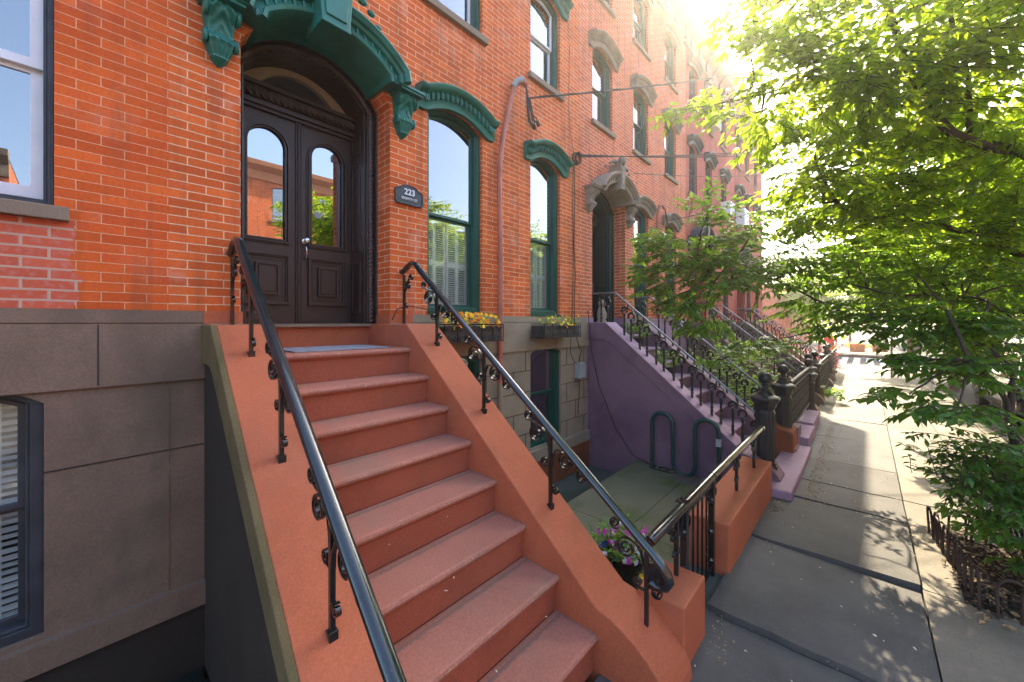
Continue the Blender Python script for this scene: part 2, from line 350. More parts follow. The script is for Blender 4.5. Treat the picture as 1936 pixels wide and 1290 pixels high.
def tag(o, label=None, cat=None, group=None, kind=None):
    if label: o['label'] = label
    if cat: o['category'] = cat
    if group: o['group'] = group
    if kind: o['kind'] = kind
    return o
def thing(name, label, cat, loc=(0, 0, 0), rz=0, group=None):
    o = bpy.data.objects.new(name, None); C.objects.link(o); o.location = loc; o.rotation_euler = (0, 0, rz); o.empty_display_size = .2
    return tag(o, label, cat, group)
def dup(root, loc, label, rz=None):
    def cp(o, par):
        c = o.copy(); C.objects.link(c)
        if par: c.parent = par
        for ch in o.children: cp(ch, c)
        return c
    r = cp(root, None); r.location = loc
    if rz is not None: r.rotation_euler = (0, 0, rz)
    r['label'] = label; return r
def arch(xa, xb, zs, rise, n=14):
    """points of a segmental arch from (xa,zs) to (xb,zs)"""
    if rise <= 0: return [(xa, zs), (xb, zs)]
    h = (xb-xa)/2; r = (h*h+rise*rise)/(2*rise); cx = (xa+xb)/2; cz = zs+rise-r; a0 = math.asin(min(1, h/r))
    if rise > h: a0 = PI-a0
    return [(cx+r*math.sin(-a0+2*a0*i/n), cz+r*math.cos(-a0+2*a0*i/n)) for i in range(n+1)]
def opening(xa, xb, z0, zs, rise, n=14): return [(xa, z0)]+arch(xa, xb, zs, rise, n)+[(xb, z0)]
def inset(xa, xb, z0, zs, rise, d, n=14): return opening(xa+d, xb-d, z0+d, zs, max(rise-d*.6, 0), n)
def ring(mb, outer, inner, y0, y1, open_=False):
    """frame between two matching outlines"""
    n = len(outer); vs = [(p[0], y0, p[1]) for p in outer]+[(p[0], y0, p[1]) for p in inner]+[(p[0], y1, p[1]) for p in outer]+[(p[0], y1, p[1]) for p in inner]
    fs = []
    for i in range(n-1 if open_ else n):
        j = (i+1) % n
        fs += [(i, j, n+j, n+i), (2*n+i, 2*n+j, 3*n+j, 3*n+i), (i, j, 2*n+j, 2*n+i), (n+i, n+j, 3*n+j, 3*n+i)]
    mb.add(vs, fs)

# ---------------------------------------------------------------- window
def window(par, xa, xb, z0, zs, rise, frame='greentrim', sash='greentrim', sill='sill', zm=None, fw=.055, sw=.034, shut=False, blind=None, y=.07, hood=None, mull=False, sillh=.085, darkin=True):
    win = MB(); o = opening(xa, xb, z0, zs, rise); i = inset(xa, xb, z0, zs, rise, fw)
    ring(win, o, i, y-.02, y+.10); i2 = inset(xa, xb, z0, zs, rise, fw+.017); ring(win, i, i2, y, y+.11)
    w_ = win.build('window', frame, par, bevel=.004)
    zm = zm or (z0+zs+rise)/2
    sb = MB(); xi, xj = xa+fw+.015, xb-fw-.015; s = sw
    # upper sash
    u = [(xi, zm)]+arch(xi, xj, zs-.01, max(rise-.045, 0))+[(xj, zm)]; ui = [(xi+s, zm+s)]+arch(xi+s, xj-s, zs-.02, max(rise-.045-s*.6, 0))+[(xj-s, zm+s)]
    ring(sb, u, ui, y+.045, y+.08)
    l = [(xi, z0+.06), (xi, zm+.012), (xj, zm+.012), (xj, z0+.06)]; li = [(xi+s, z0+.06+s*1.3), (xi+s, zm-.025), (xj-s, zm-.025), (xj-s, z0+.06+s*1.3)]
    ring(sb, l, li, y+.081, y+.115)
    if mull: sb.box((xa+xb)/2-.008, (xa+xb)/2+.008, y+.046, y+.079, zm+s, zs+rise-.06)
    sb.build('sash', sash, w_, bevel=.003)
    g = MB(); g.pane(ui, y+.060); g.pane(li, y+.096); g.build('pane', 'glass', w_)
    if sill:
        b = MB(); b.box(xa-.06, xb+.06, -.055, y+.02, z0-sillh, z0-.003); b.build('sill', sill, w_, bevel=.006)
    if shut:
        sh = MB(); zb, zt = z0+.07, zm-.01; n = 4 if xb-xa > .8 else 4; pw = (xj-xi)/n
        for k in range(n):
            a, b = xi+k*pw+.003, xi+(k+1)*pw-.003; yy = y+.13+(.015 if k % 2 else 0)
            mid = (zb+zt)/2
            for (c, d, e, f) in ((a, a+.026, zb, zt), (b-.026, b, zb, zt), (a+.026, b-.026, zb, zb+.05), (a+.026, b-.026, zt-.04, zt), (a+.026, b-.026, mid-.03, mid+.03)): sh.box(c, d, yy, yy+.022, e, f)
            for (e, f) in ((zb+.05, mid-.03), (mid+.03, zt-.04)):
                m_ = int((f-e)/.026)
                for q in range(m_):
                    zc = e+(q+.5)*(f-e)/m_
                    sh.add([(a+.026, yy-.004, zc-.011), (b-.026, yy-.004, zc-.011), (b-.026, yy+.026, zc+.009), (a+.026, yy+.026, zc+.009), (a+.026, yy-.004, zc-.008), (b-.026, yy-.004, zc-.008), (b-.026, yy+.026, zc+.012), (a+.026, yy+.026, zc+.012)],
                           [(0, 1, 2, 3), (4, 5, 6, 7), (0, 1, 5, 4), (3, 2, 6, 7)])
        sh.build('shutter', 'shutter', w_)
    if blind:
        sh = MB(); zt = zs+rise*.5; zb = z0+.08 if blind == 1 else zm+.1; m_ = int((zt-zb)/.042)
        for q in range(m_):
            zc = zb+(q+.5)*(zt-zb)/m_; t = .012+.004*math.sin(q*1.7)
            sh.add([(xi, y+.14, zc-t), (xj, y+.14, zc-t), (xj, y+.17, zc+t*.3), (xi, y+.17, zc+t*.3)], [(0, 1, 2, 3)])
            sh.add([(xi, y+.14, zc-t-.002), (xj, y+.14, zc-t-.002), (xj, y+.17, zc+t*.3-.002), (xi, y+.17, zc+t*.3-.002)], [(3, 2, 1, 0)])
        for xx in (xi+.1, (xi+xj)/2, xj-.1): sh.box(xx-.002, xx+.002, y+.133, y+.138, zb, zt)
        sh.build('blind', 'shutter', w_)
    if blind == 'c':
        pass
    if hood: hood_mould(w_, xa, xb, zs, rise, hood)
    return w_
def hood_mould(par, xa, xb, zs, rise, mat, sc_=1.0):
    """arched cornice hood with a row of egg-and-dart lugs"""
    a, b = xa-.13, xb+.17 if xb-xa > .8 else xb+.13
    b = xb+.13
    path = [(a-.03, zs-.03), (xa-.06, zs-.03)]+[(p[0], p[1]) for p in arch(xa-.012, xb+.012, zs-.018, rise, 14)]+[(xb+.06, zs-.03), (b+.03, zs-.03)]
    h = MB(); h.sweep(path, [(0, 0), (0, -.05), (.05, -.06), (.065, -.075), (.075, -.055), (.15, -.07), (.165, -.12), (.185, -.15), (.21, -.16), (.225, -.15), (.235, -.10), (.24, 0)])
    n = 19
    L_ = [0]
    for i in range(1, len(path)): L_.append(L_[-1]+math.dist(path[i], path[i-1]))
    for k in range(n):
        d = L_[-1]*(k+.7)/(n+.4); i = max(j for j in range(len(path)-1) if L_[j] <= d); t = (d-L_[i])/(L_[i+1]-L_[i])
        x = path[i][0]*(1-t)+path[i+1][0]*t; z = path[i][1]*(1-t)+path[i+1][1]*t
        tx, tz = path[i+1][0]-path[i][0], path[i+1][1]-path[i][1]; l = math.hypot(tx, tz); nx, nz = -tz/l, tx/l
        h.ball((x+nx*.115, -.075, z+nz*.115), .029, .75, 1.2, 1.6, 8, 5)
    h.build('window_hood', mat, par, smooth=True, angle=35)

# ---------------------------------------------------------------- door and its surround
def rope(mb, path, r, pitch=.11, lobes=3, depth=.28, seg=18):
    path = [Vector(p) for p in path]; nrm = Vector((0, -1, 0)); d = 0; vs = []
    for i, p in enumerate(path):
        a = path[max(i-1, 0)]; b = path[min(i+1, len(path)-1)]; t = (b-a).normalized(); bi = t.cross(nrm).normalized()
        if i: d += (p-path[i-1]).length
        for k in range(seg):
            an = 2*PI*k/seg; rr = r*(1.05-depth*(.5+.5*math.cos(lobes*an+2*PI*d/(pitch*.38)))**.7)
            vs.append(p+(bi*math.cos(an)+nrm*math.sin(an))*rr)
    n = len(path); mb.add(vs, [(i*seg+k, i*seg+(k+1) % seg, (i+1)*seg+(k+1) % seg, (i+1)*seg+k) for i in range(n-1) for k in range(seg)])
def dense(path, step):
    out = []
    for a, b in zip(path, path[1:]):
        n = max(1, int(math.dist(a, b)/step))
        for k in range(n): out.append(tuple(a[i]+(b[i]-a[i])*k/n for i in range(len(a))))
    out.append(path[-1]); return out
def entrance(par, x, mat, cream='cream'):
    """x = offset of the bay; opening 0.85..2.14, z 2.08..4.66"""
    xa, xb, cx = x+.85, x+2.14, x+1.495
    e = bpy.data.objects.new('entrance', None); C.objects.link(e); e.parent = par
    f = MB()
    # outer arched casing, stepped back
    o = opening(xa, xb, 2.08, 4.30, .36, 20)
    for d0, d1, y0, y1 in ((0, .014, .25, .36), (.078, .090, .30, .42), (.090, .103, .34, .66)):
        ring(f, inset(xa, xb, 2.083-d0, 4.30, .36, d0, 20), inset(xa, xb, 2.083-d1, 4.30, .36, d1, 20), y0, y1, True)
    ring(f, inset(xa, xb, 2.073, 4.30, .36, .010, 20), inset(xa, xb, 1.993, 4.30, .36, .09, 20), .38, .42, True)
    for s in (-1, 1):   # panelled inner jambs, built as raised strips on the reveal
        xx = xa+.100 if s < 0 else xb-.100
        for z0, z1 in ((2.20, 2.74), (2.86, 3.78), (3.9, 4.08)):
            for (ya, yb, c, d) in ((.42, .435, z0, z1), (.585, .60, z0, z1), (.435, .585, z0, z0+.015), (.435, .585, z1-.015, z1)):
                f.box(xx-.012, xx+.012, ya, yb, c, d)
    f.build('casing', mat, e, bevel=.004)
    rp = MB(); path = [(xa+.046, .315, 2.1), (xa+.046, .315, 4.29)]+[(p[0], .315, p[1]) for p in arch(xa+.046, xb-.046, 4.29, .335, 20)[1:]]+[(xb-.046, .315, 2.1)]
    rope(rp, dense(path, .009), .038, .12, 5, .34); rp.build('rope_moulding', mat, e, smooth=True, angle=60)
    # transom bar
    tb = MB(); X0, X1 = xa+.092, xb-.092
    tb.box(X0, X1, .58, .70, 4.13, 4.165); tb.box(X0, X1, .60, .70, 4.165, 4.30); tb.box(X0, X1, .56, .70, 4.30, 4.335)
    tb.box(X0, X1, .61, .70, 4.10, 4.13)
    rope(tb, dense([(X0, .595, 4.232), (X1, .595, 4.232)], .009), .054, .15, 5, .36); tb.build('transom_bar', mat, e, smooth=True, angle=35)
    # lunette
    lu = MB(); oo = [(X0, 4.33)]+arch(X0, X1, 4.335, .31, 18)+[(X1, 4.33)]; ii = [(X0+.20, 4.34)]+arch(X0+.20, X1-.20, 4.345, .20, 18)+[(X1-.20, 4.34)]
    ring(lu, oo, ii, .64, .70); lu.build('lunette_surround', cream, e)
    lg = MB(); lg.pane(ii, .675); lg.build('lunette_pane', 'glass', e)
    # door leaves
    yd = .645
    for k, (a, b) in enumerate(((cx-.555, cx-.012), (cx+.012, cx+.555))):
        d = MB(); ga, gb, gz0, gzs = a+.125 if k else a+.115, b-.115 if k else b-.125, 2.90, 3.80
        ga, gb = (a+b)/2-.165, (a+b)/2+.165
        outer = [(a, 2.085), (a, 4.125), (b, 4.125), (b, 2.085)]
        hole = opening(ga, gb, gz0, gzs, .16, 16); d.holed(outer, [hole], yd, .04)
        d.box(a, b, yd+.0405, yd+.045, 2.085, gz0-.001); d.box(a, a+.002, yd, yd+.045, 2.085, 4.125)
        for dd, y0, y1 in ((-.045, yd-.012, yd+.001), (-.030, yd-.030, yd-.0), (-.008, yd-.016, yd)):
            ring(d, inset(ga, gb, gz0, gzs, .16, dd, 16), inset(ga, gb, gz0, gzs, .16, dd+.015, 16), y0, y1)
        pz0, pz1 = 2.27, 2.76; pa, pb = ga-.03, gb+.03
        for q, (s_, t_, h_) in enumerate(((0, .018, .034), (.018, .032, .018), (.045, .060, .008), (.095, .11, .036), (.11, .125, .018))):
            ring(d, [(pa+s_, pz0+s_), (pa+s_, pz1-s_), (pb-s_, pz1-s_), (pb-s_, pz0+s_)], [(pa+t_, pz0+t_), (pa+t_, pz1-t_), (pb-t_, pz1-t_), (pb-t_, pz0+t_)], yd-h_, yd+.001)
        if True:
            s_ = .126; d.box(pa+s_, pb-s_, yd-.026, yd+.001, pz0+s_, pz1-s_)
        dr = d.build('door', mat, e, bevel=.0035)
        g = MB(); g.pane(inset(ga, gb, gz0, gzs, .16, .002, 16), yd+.02); g.build('door_pane', 'glassdoor', dr)
        if k and x < 1:
            h = MB(); h.T = Matrix.Translation((ga+.075, yd+.014, 3.22)) @ Matrix.Rotation(R(90), 4, 'X'); h.lathe(0, 0, [(.036, 0), (.036, .002)], 20); h.build('sticker', 'white', dr)
            h = MB(); h.T = Matrix.Translation((ga+.075, yd+.0115, 3.22)) @ Matrix.Rotation(R(90), 4, 'X'); h.lathe(0, 0, [(.034, -.0005), (.034, .0)], 20); h.box(-.02, .02, -.006, .006, -.001, .0005); h.build('sticker_face', 'metalgrey', dr)
            h = MB(); hx = a+.045
            h.T = Matrix.Translation((hx, yd-.02, 2.92)) @ Matrix.Rotation(R(90), 4, 'X')
            h.lathe(0, 0, [(.026, -.02), (.026, -.012), (.012, -.008), (.012, .03), (.022, .036), (.027, .05), (.022, .064), (.008, .068)], 16)
            h.T = None; h.tube([(hx, yd-.01, 2.89), (hx+.002, yd-.04, 2.87), (hx+.004, yd-.055, 2.82), (hx+.006, yd-.045, 2.77), (hx+.004, yd-.012, 2.745)], [.011, .010, .008, .009, .012], 8)
            h.build('door_handle', 'chrome', dr, smooth=True)
    asg = MB(); asg.box(cx-.028, cx+.028, yd-.018, yd+.01, 2.086, 4.10); asg.tube([(cx, yd-.018, 2.09), (cx, yd-.018, 4.09)], .017, 10); asg.build('astragal', mat, e, bevel=.003)
    th = MB(); th.box(xa+.002, xb-.002, .30, .70, 2.055, 2.083); th.build('threshold', 'sill', e)
    return e
def console(mb, cx, zt, w=.105, h=.40, proj=.16):
    """scrolled bracket with acanthus ribs: capital slab on top, scallop and drop below"""
    mb.box(cx-w-.02, cx+w+.02, -proj-.06, 0, zt-.035, zt); mb.box(cx-w-.035, cx+w+.035, -proj-.075, 0, zt-.012, zt+.012)
    rows = [(0, w*.95, proj), (.06, w*.97, proj+.02), (.14, w*.95, proj+.005), (.24, w*.88, proj*.78), (.38, w*.82, proj*.60), (.50, w*.82, proj*.56), (.56, w*.92, proj*.70), (.62, w*.95, proj*.74), (.67, w*.80, proj*.60), (.72, w*.78, proj*.56), (.80, w*.62, proj*.46), (.86, w*.50, proj*.38), (.88, w*.54, proj*.42), (.92, w*.40, proj*.3), (1.0, w*.10, proj*.06)]
    N = 20; vs = []
    import bisect
    fine = [i/34 for i in range(35)]
    for t in fine:
        i = min(max(bisect.bisect_right([r[0] for r in rows], t)-1, 0), len(rows)-2); u = (t-rows[i][0])/(rows[i+1][0]-rows[i][0])
        ww = rows[i][1]*(1-u)+rows[i+1][1]*u; pp = rows[i][2]*(1-u)+rows[i+1][2]*u; z = zt-.036-t*h
        for k in range(N+1):
            s = k/N*2-1
            edge = .10*(abs(s) > .78)
            if t < .54: rib = .07*math.sin(abs(s)*9-t*34)*(abs(s) < .8)
            elif t < .66: rib = .05*math.cos(s*16)
            else: rib = .10*abs(math.cos(s*7.5))
            vs.append((cx+s*ww, -(pp*(1-.25*s**4)*(1+edge+rib*.9)) if abs(s) < 1 else 0, z))
    n = N+1; mb.add(vs, [(i*n+k, i*n+k+1, (i+1)*n+k+1, (i+1)*n+k) for i in range(len(fine)-1) for k in range(N)])
    for s in (-1, 1):   # side scroll discs
        mb.T = Matrix.Translation((cx+s*w*.93, -proj*.72, zt-.036-.12*h)) @ Matrix.Rotation(R(90), 4, 'Y')
        mb.lathe(0, 0, [(.055, -.012), (.06, 0), (.05, .012), (.02, .016)], 14); mb.T = None
        mb.T = Matrix.Translation((cx+s*w*.9, -proj*.45, zt-.036-.60*h)) @ Matrix.Rotation(R(90), 4, 'Y')
        mb.lathe(0, 0, [(.045, -.014), (.05, 0), (.04, .014), (.015, .016)], 14); mb.T = None
def door_hood(par, x, mat):
    xa, xb, cx = x+.85, x+2.14, x+1.495
    hd = MB()
    mid = [p for p in arch(xa, xb, 4.30, .36, 44) if p[1] > 4.44]
    path = [(mid[0][0]-.012, 4.41)]+mid+[(mid[-1][0]+.012, 4.41)]
    hd.sweep(path, [(-.006, .255), (-.006, -.20), (.008, -.225), (.035, -.235), (.04, -.215), (.09, -.20), (.10, -.235), (.125, -.25), (.13, -.28), (.165, -.31), (.185, -.30), (.20, -.26), (.20, .01)])
    Ls = dense([(p[0], p[1]) for p in path], .03)
    st = Ls[::1]; acc = 0; last = None
    for a, b in zip(st, st[1:]):
        acc += math.dist(a, b)
        if acc > .042:
            acc = 0; tx, tz = b[0]-a[0], b[1]-a[1]; l = math.hypot(tx, tz) or 1; nx, nz = -tz/l, tx/l
            if abs(a[0]-cx) > .15: hd.ball((a[0]+nx*.068, -.205, a[1]+nz*.068), .024, .75, 1.0, 1.5, 6, 4)
    hood = hd.build('door_hood', mat, par, smooth=True, angle=35)
    cx -= .06; ks = MB(); kp = .36 if x < 1 else .30; kw = 1 if x < 1 else .6; ks.prism([(cx-.115*kw, 4.54), (cx+.115*kw, 4.54), (cx+.15*kw, 5.0), (cx-.15*kw, 5.0)], 'y', -kp, -.05)
    ks.prism([(cx-.085*kw, 4.60), (cx+.085*kw, 4.60), (cx+.115*kw, 4.92), (cx-.115*kw, 4.92)], 'y', -kp-.015, -kp+.005)
    ks.box(cx-.12*kw, cx+.12*kw, -kp-.01, -.04, 4.53, 4.555)
    k = ks.build('keystone', mat, par, bevel=.006)
    cr = MB()
    for s in (-1, 1):
        for i in range(5):
            a = i/4; cr.ball((cx+s*(.10+.36*a), -.20-.05*math.sin(a*3), 5.04-.02*i-.1*a*a), .05-.006*i, 1.3, .8, .9, 8, 5)
    cr.ball((cx, -.28, 5.06), .08, 1, 1, 1.2); cr.build('crest_ornament', mat, k, smooth=True)
    for xx in (xa-.14, xb+.125):
        c = MB(); console(c, xx, 4.44); c.build('console_bracket', mat, par, smooth=True, angle=50)

# ---------------------------------------------------------------- house
def house(idx, x, name_label, wall, base, trim, hoodm, wxs, uxs, door=True, frame='greentrim', sash=None, z_arch=True, upper_hood=None, full=True, cornice='maroon', lx=.43, rx=5.73, w1kw={}, basew=(), doormat='doorbrown', top=9.9, blx=None, brx=None, foot='terra'):
    h = thing('brick_house', name_label, 'house', (0, 0, 0), 0, 'row of brick houses')
    holes = []; bh = []
    dop = opening(x+.85, x+2.14, 2.18, 4.30, .36, 20)
    W = [(x+q[0], x+q[1])+((2.21, 4.45, .13) if len(q) == 2 else tuple(q[2:])) for q in wxs]
    U = [(x+a, x+b, 5.70, 6.98, .13) for a, b in uxs]+[(x+a, x+b, 8.02, 9.15, .10) for a, b in uxs]
    for q in W+U: holes.append(opening(*q))
    wl = MB(); wl.holed([(x+lx, 2.18), (x+lx, top), (x+rx, top), (x+rx, 2.18)]+(dop[::-1] if door else []), holes, 0, .26)
    if door: wl.add([(p[0], 0, p[1]) for p in dop]+[(p[0], .26, p[1]) for p in dop], [(i, i+1, i+1+len(dop), i+len(dop)) for i in range(len(dop)-1)])
    wl.box(x+lx, x+rx, 7.9, 8.1, -.5, top) ; 
    wl.add([(x+lx, 0, 2.18), (x+lx, 8, 2.18), (x+lx, 8, top), (x+lx, 0, top)], [(0, 1, 2, 3)]); wl.add([(x+rx, 0, -.5), (x+rx, 8, -.5), (x+rx, 8, top), (x+rx, 0, top)], [(0, 1, 2, 3)])
    wl.build('wall', wall, h)
    it = MB(); a_, b_ = x+lx+.03, x+rx-.03; it.add([(a_, .275, -.4), (a_, 2.2, -.4), (b_, 2.2, -.4), (b_, .275, -.4), (a_, .275, top-.1), (a_, 2.2, top-.1), (b_, 2.2, top-.1), (b_, .275, top-.1)], [(0, 1, 5, 4), (1, 2, 6, 5), (2, 3, 7, 6), (0, 1, 2, 3), (4, 5, 6, 7)]); it.build('room_interior', 'dark', h)
    rf = MB(); rf.box(x+lx+.002, x+rx-.002, .02, 8.05, top+.001, top+.12); rf.build('roof', 'roof', h)
    # stone base: water table, ashlar, ledge, plinth, each behind the other
    B = [(x+a, x+b, .25, 1.62, .15) for a, b in basew]
    st = MB(); ox = (lx, rx); lx = blx or lx; rx = brx or rx
    dh = [[(x+.86, 1.3), (x+.86, 2.30), (x+2.13, 2.30), (x+2.13, 1.3)]]
    def band(z0, z1, y, hs):
        if door:
            for a, b in ((x+lx, x+.86), (x+2.13, x+rx)):
                hh = [q for q in hs if a < q[0][0] < b]
                st.holed([(a, z0), (a, z1), (b, z1), (b, z0)], hh, y, .3)
        else: st.holed([(x+lx, z0), (x+lx, z1), (x+rx, z1), (x+rx, z0)], hs, y, .3)
    band(2.095, 2.18, -.012, []); band(1.69, 2.088, -.02, []); band(2.085, 2.097, -.004, [])
    # undersides
    bhs = [opening(*q) for q in B]
    hs2 = []
    st.holed([(x+lx, .22), (x+lx, 1.69), (x+rx, 1.69), (x+rx, .22)], [[(p[0], min(p[1], 1.688)) for p in q] for q in bhs], 0.004, .3)
    st.box(x+lx, x+rx, -.019, .01, 1.688, 1.692)
    st.box(x+lx, x+rx, -.05, .3, .06, .225)
    # grooves between ashlar blocks
    st.build('stone_base', base, h, bevel=0)
    gr = MB(); zs_ = (1.21,) if base == 'brownstone' else (1.4, 1.1, .8, .5)
    def clear(xx, z): return not any(q[0]-.02 < xx < q[1]+.02 and z < q[3]+.1 for q in B)
    for z in zs_:
        xs = [x+lx]+sorted([v for q in B for v in (q[0], q[1])])+[x+rx]
        for a, b in zip(xs[::2], xs[1::2]): gr.box(a, b, -.0005, .0045, z-.0035, z+.0035)
    k = 0
    for za, zb in zip((1.69,)+zs_, zs_+(.225,)):
        if base == 'brownstone': break
        k += 1
        for i in range(11):
            xx = x+lx+.25+i*.52+(.26 if k % 2 else 0)
            if xx < x+rx-.05 and clear(xx, za): gr.box(xx-.003, xx+.003, -.0005, .0045, zb+.004, za-.004)
    for xx in ([x+lx-.34, x+lx+2.9] if base == 'brownstone' else [x+3.75, x+5.0]): gr.box(xx-.003, xx+.003, -.0215, -.0195, 1.70, 2.085)
    if idx == 0: gr.box(.09-.003, .09+.003, -.0225, -.0195, 1.70, 2.085)
    gr.build('block_joint', 'dark', h)
    if door:
        fo = MB(); fo.box(x+2.128, x+2.40, -.016, .30, 2.05, 2.179); fo.build('pier_foot', foot, h); fo = MB(); fo.box(x+.62, x+.862, -.016, .30, 2.05, 2.179); fo.build('pier_foot', foot, h)
    pl = MB(); pl.box(x+lx, x+rx, -.02, .3, -.5, .059); pl.build('plinth', 'shadewall' if base == 'brownstone' else 'rust', h)
    lx, rx = ox
    for q in W: window(h, *q, frame=frame, sash=sash or frame, sill=None if idx == 1 else 'sill', zm=3.63 if idx == 0 else 3.33, hood=hoodm, shut=(idx == 1), **w1kw)
    if idx == 1:
        for q in W:
            b = MB(); b.box(q[0]+.001, q[1]-.001, -.02, .10, 2.186, 2.215); b.build('sill', 'greentrim', h)
    for k, q in enumerate(U): window(h, *q, frame=frame, sash='white' if idx == 1 else (sash or frame), sill='sill', hood=upper_hood or hoodm, blind=2 if (k+idx) % 2 else None)
    for q, bl in zip(B, [1 if idx == 0 else 0]*9): window(h, *q, frame='slate' if idx == 0 else frame, sash='slate' if idx == 0 else frame, sill=None, zm=1.0, blind=bl or None, y=.06)
    if door:
        entrance(h, x, doormat); door_hood(h, x, hoodm if idx > 1 else 'green')
    # cornice
    cr = MB(); cr.prism([(0, top-.35), (-.06, top-.35), (-.08, top-.05), (-.30, top+.10), (-.42, top+.32), (-.46, top+.34), (-.46, top+.46), (0, top+.46)], 'x', x+lx, x+rx)
    cr.build('cornice', cornice, h, bevel=.006)
    for k in range(8):
        b = MB(); xx = x+lx+.25+k*(rx-lx-.5)/7; b.prism([(0, top-.30), (-.10, top-.30), (-.13, top-.1), (-.34, top+.12), (-.34, top+.18), (0, top+.18)], 'x', xx-.06, xx+.06); b.build('cornice_bracket', cornice, h, bevel=.004)
    return h
house(0, -5.3, 'old red brick house at far left with white vinyl window and brownstone base', 'brick0', 'brownstone', None, 'slate', [(4.3, 5.21, 2.79, 4.6, 0)], [(4.4, 5.21)], door=False, frame='slate', sash='white', w1kw=dict(fw=.028, sw=.055), basew=[(4.3, 5.17)], brx=5.94)
house(1, 0, 'red brick house with green hoods, espresso double doors and white shutters', 'brick1', 'tanstone', None, 'green', [(2.6, 3.44), (4.4, 5.14)], [(1.1, 1.85), (2.58, 3.44), (4.4, 5.14)], basew=[(2.66, 3.42), (4.40, 5.17)], blx=.66, brx=5.945)
house(2, 5.28, 'orange brick house with bare stone hoods and deep green door above the purple stoop', 'brick2', 'lilac', None, 'greystone', [(2.54, 3.28), (4.26, 5.0)], [(.86, 1.6), (2.52, 3.27), (4.24, 5.0)], doormat='deepgreen', blx=.665, foot='lilac', lx=.452, rx=5.72)
house(3, 10.58, 'rose painted brick house with dark hoods and window air conditioners', 'brick3', 'brownstone', None, 'slate', [(2.5, 3.2), (4.2, 4.9)], [(.7, 1.4), (2.2, 2.9), (3.9, 4.6)], lx=.422, rx=5.72, frame='slate')
house(4, 15.88, 'crimson brick house at the far end of the row under a maroon cornice', 'brick4', 'brownstone', None, 'slate', [(2.5, 3.2), (4.2, 4.9)], [(.7, 1.4), (2.2, 2.9), (3.9, 4.6)], lx=.422, rx=5.72, frame='slate')

# ---------------------------------------------------------------- ground, paving
def sheet(name, mat, x0, x1, y0, y1, z, kind='structure', nx=1, ny=1):
    m = MB(); 
    for i in range(nx):
        for j in range(ny):
            a, b = x0+(x1-x0)*i/nx, x0+(x1-x0)*(i+1)/nx; c, d = y0+(y1-y0)*j/ny, y0+(y1-y0)*(j+1)/ny
            m.add([(a, c, z), (b, c, z), (b, d, z), (a, d, z)], [(0, 1, 2, 3)])
    o = m.build(name, mat, fix=False); return tag(o, kind=kind)
sheet('ground', 'asphalt', -60, 300, -120, 120, -.52)
rd = MB(); rd.box(-40, 200, -12.6, -5.45, -.5, -.14); rd.box(25.6, 33.2, -60, 40, -.5, -.136); tag(rd.build('road', 'asphalt'), kind='structure')
mk = MB()
for k in range(6): mk.box(26.3, 32.6, -2.55-k*.55-.3, -2.55-k*.55, -.136, -.131)
for k in range(30): mk.box(4+k*3, 5.6+k*3, -9.05, -8.95, -.14, -.135)
tag(mk.build('crosswalk_marking', 'marking'), kind='structure')
cb = MB()
for x0, x1 in ((-40, 25.6), (33.2, 200)):
    cb.box(x0, x1, -5.45, -5.28, -.5, -.005); cb.box(x0, x1, -12.77, -12.6, -.5, -.005)
tag(cb.build('kerb', 'slabtan', bevel=.015), kind='structure')
# sidewalk flags, each slab a little uneven, dark joints between them
sw = MB(); r2 = random.Random(3)
base_ = MB(); base_.box(-12, 25.6, -5.28, -2.74, -.5, -.045); base_.box(33.2, 60, -5.28, -2.0, -.5, -.045)
tag(base_.build('sidewalk_bed', 'soil'), kind='structure')
def slab(mb, x0, x1, y0, y1, z, tx=0, ty=0, g=.009):
    x0 += g; x1 -= g; y0 += .003; y1 -= .003; nx, ny = max(2, int((x1-x0)/.12)), max(2, int((y1-y0)/.12)); vs = []
    for i in range(nx+1):
        for j in range(ny+1):
            x = x0+(x1-x0)*i/nx; y = y0+(y1-y0)*j/ny; e = min(i, nx-i, j, ny-j)
            jx = .022*noise.noise((x*4, y*4, 3.1)) if e == 0 else 0
            vs.append((x+jx*(i in (0, nx)), y+jx*.15*(j in (0, ny)), z+tx*(i/nx-.5)+ty*(j/ny-.5)+.004*noise.noise((x*1.3, y*1.3, 0))))
    fs = [(i*(ny+1)+j, (i+1)*(ny+1)+j, (i+1)*(ny+1)+j+1, i*(ny+1)+j+1) for i in range(nx) for j in range(ny)]
    n0 = len(vs); bd = [i*(ny+1) for i in range(nx+1)]+[nx*(ny+1)+j for j in range(1, ny+1)]+[i*(ny+1)+ny for i in range(nx-1, -1, -1)]+[j for j in range(ny-1, 0, -1)]
    vs += [(vs[b][0], vs[b][1], vs[b][2]-.06) for b in bd]; m = len(bd)
    fs += [(bd[i], n0+i, n0+(i+1) % m, bd[(i+1) % m]) for i in range(m)]
    mb.add(vs, fs)
XS = [-12, -9, -6, -3.6, -1.2, 1.5, 3.09, 4.43, 5.8, 6.52, 7.62, 9.2, 11.0, 12.8, 14.6, 16.4, 18.2, 20, 22, 23.8, 25.6]
TY = {5: (-.006, -.018, .012), 6: (.010, -.030, .022), 7: (.008, -.034, -.010)}
for i in range(len(XS)-1):
    z, tx, ty = TY.get(i, (r2.uniform(-.004, .004), r2.uniform(-.008, .008), r2.uniform(-.008, .008)))
    mi = 0 if i < 8 else (1 if i % 2 == 0 or i > 11 else 2)
    sw.cur = 0 if i < 8 else 2 if i in (10, 11) else 0 if i < 10 else 1
    slab(sw, XS[i], XS[i+1], -3.93, -2.74, z, tx, ty)
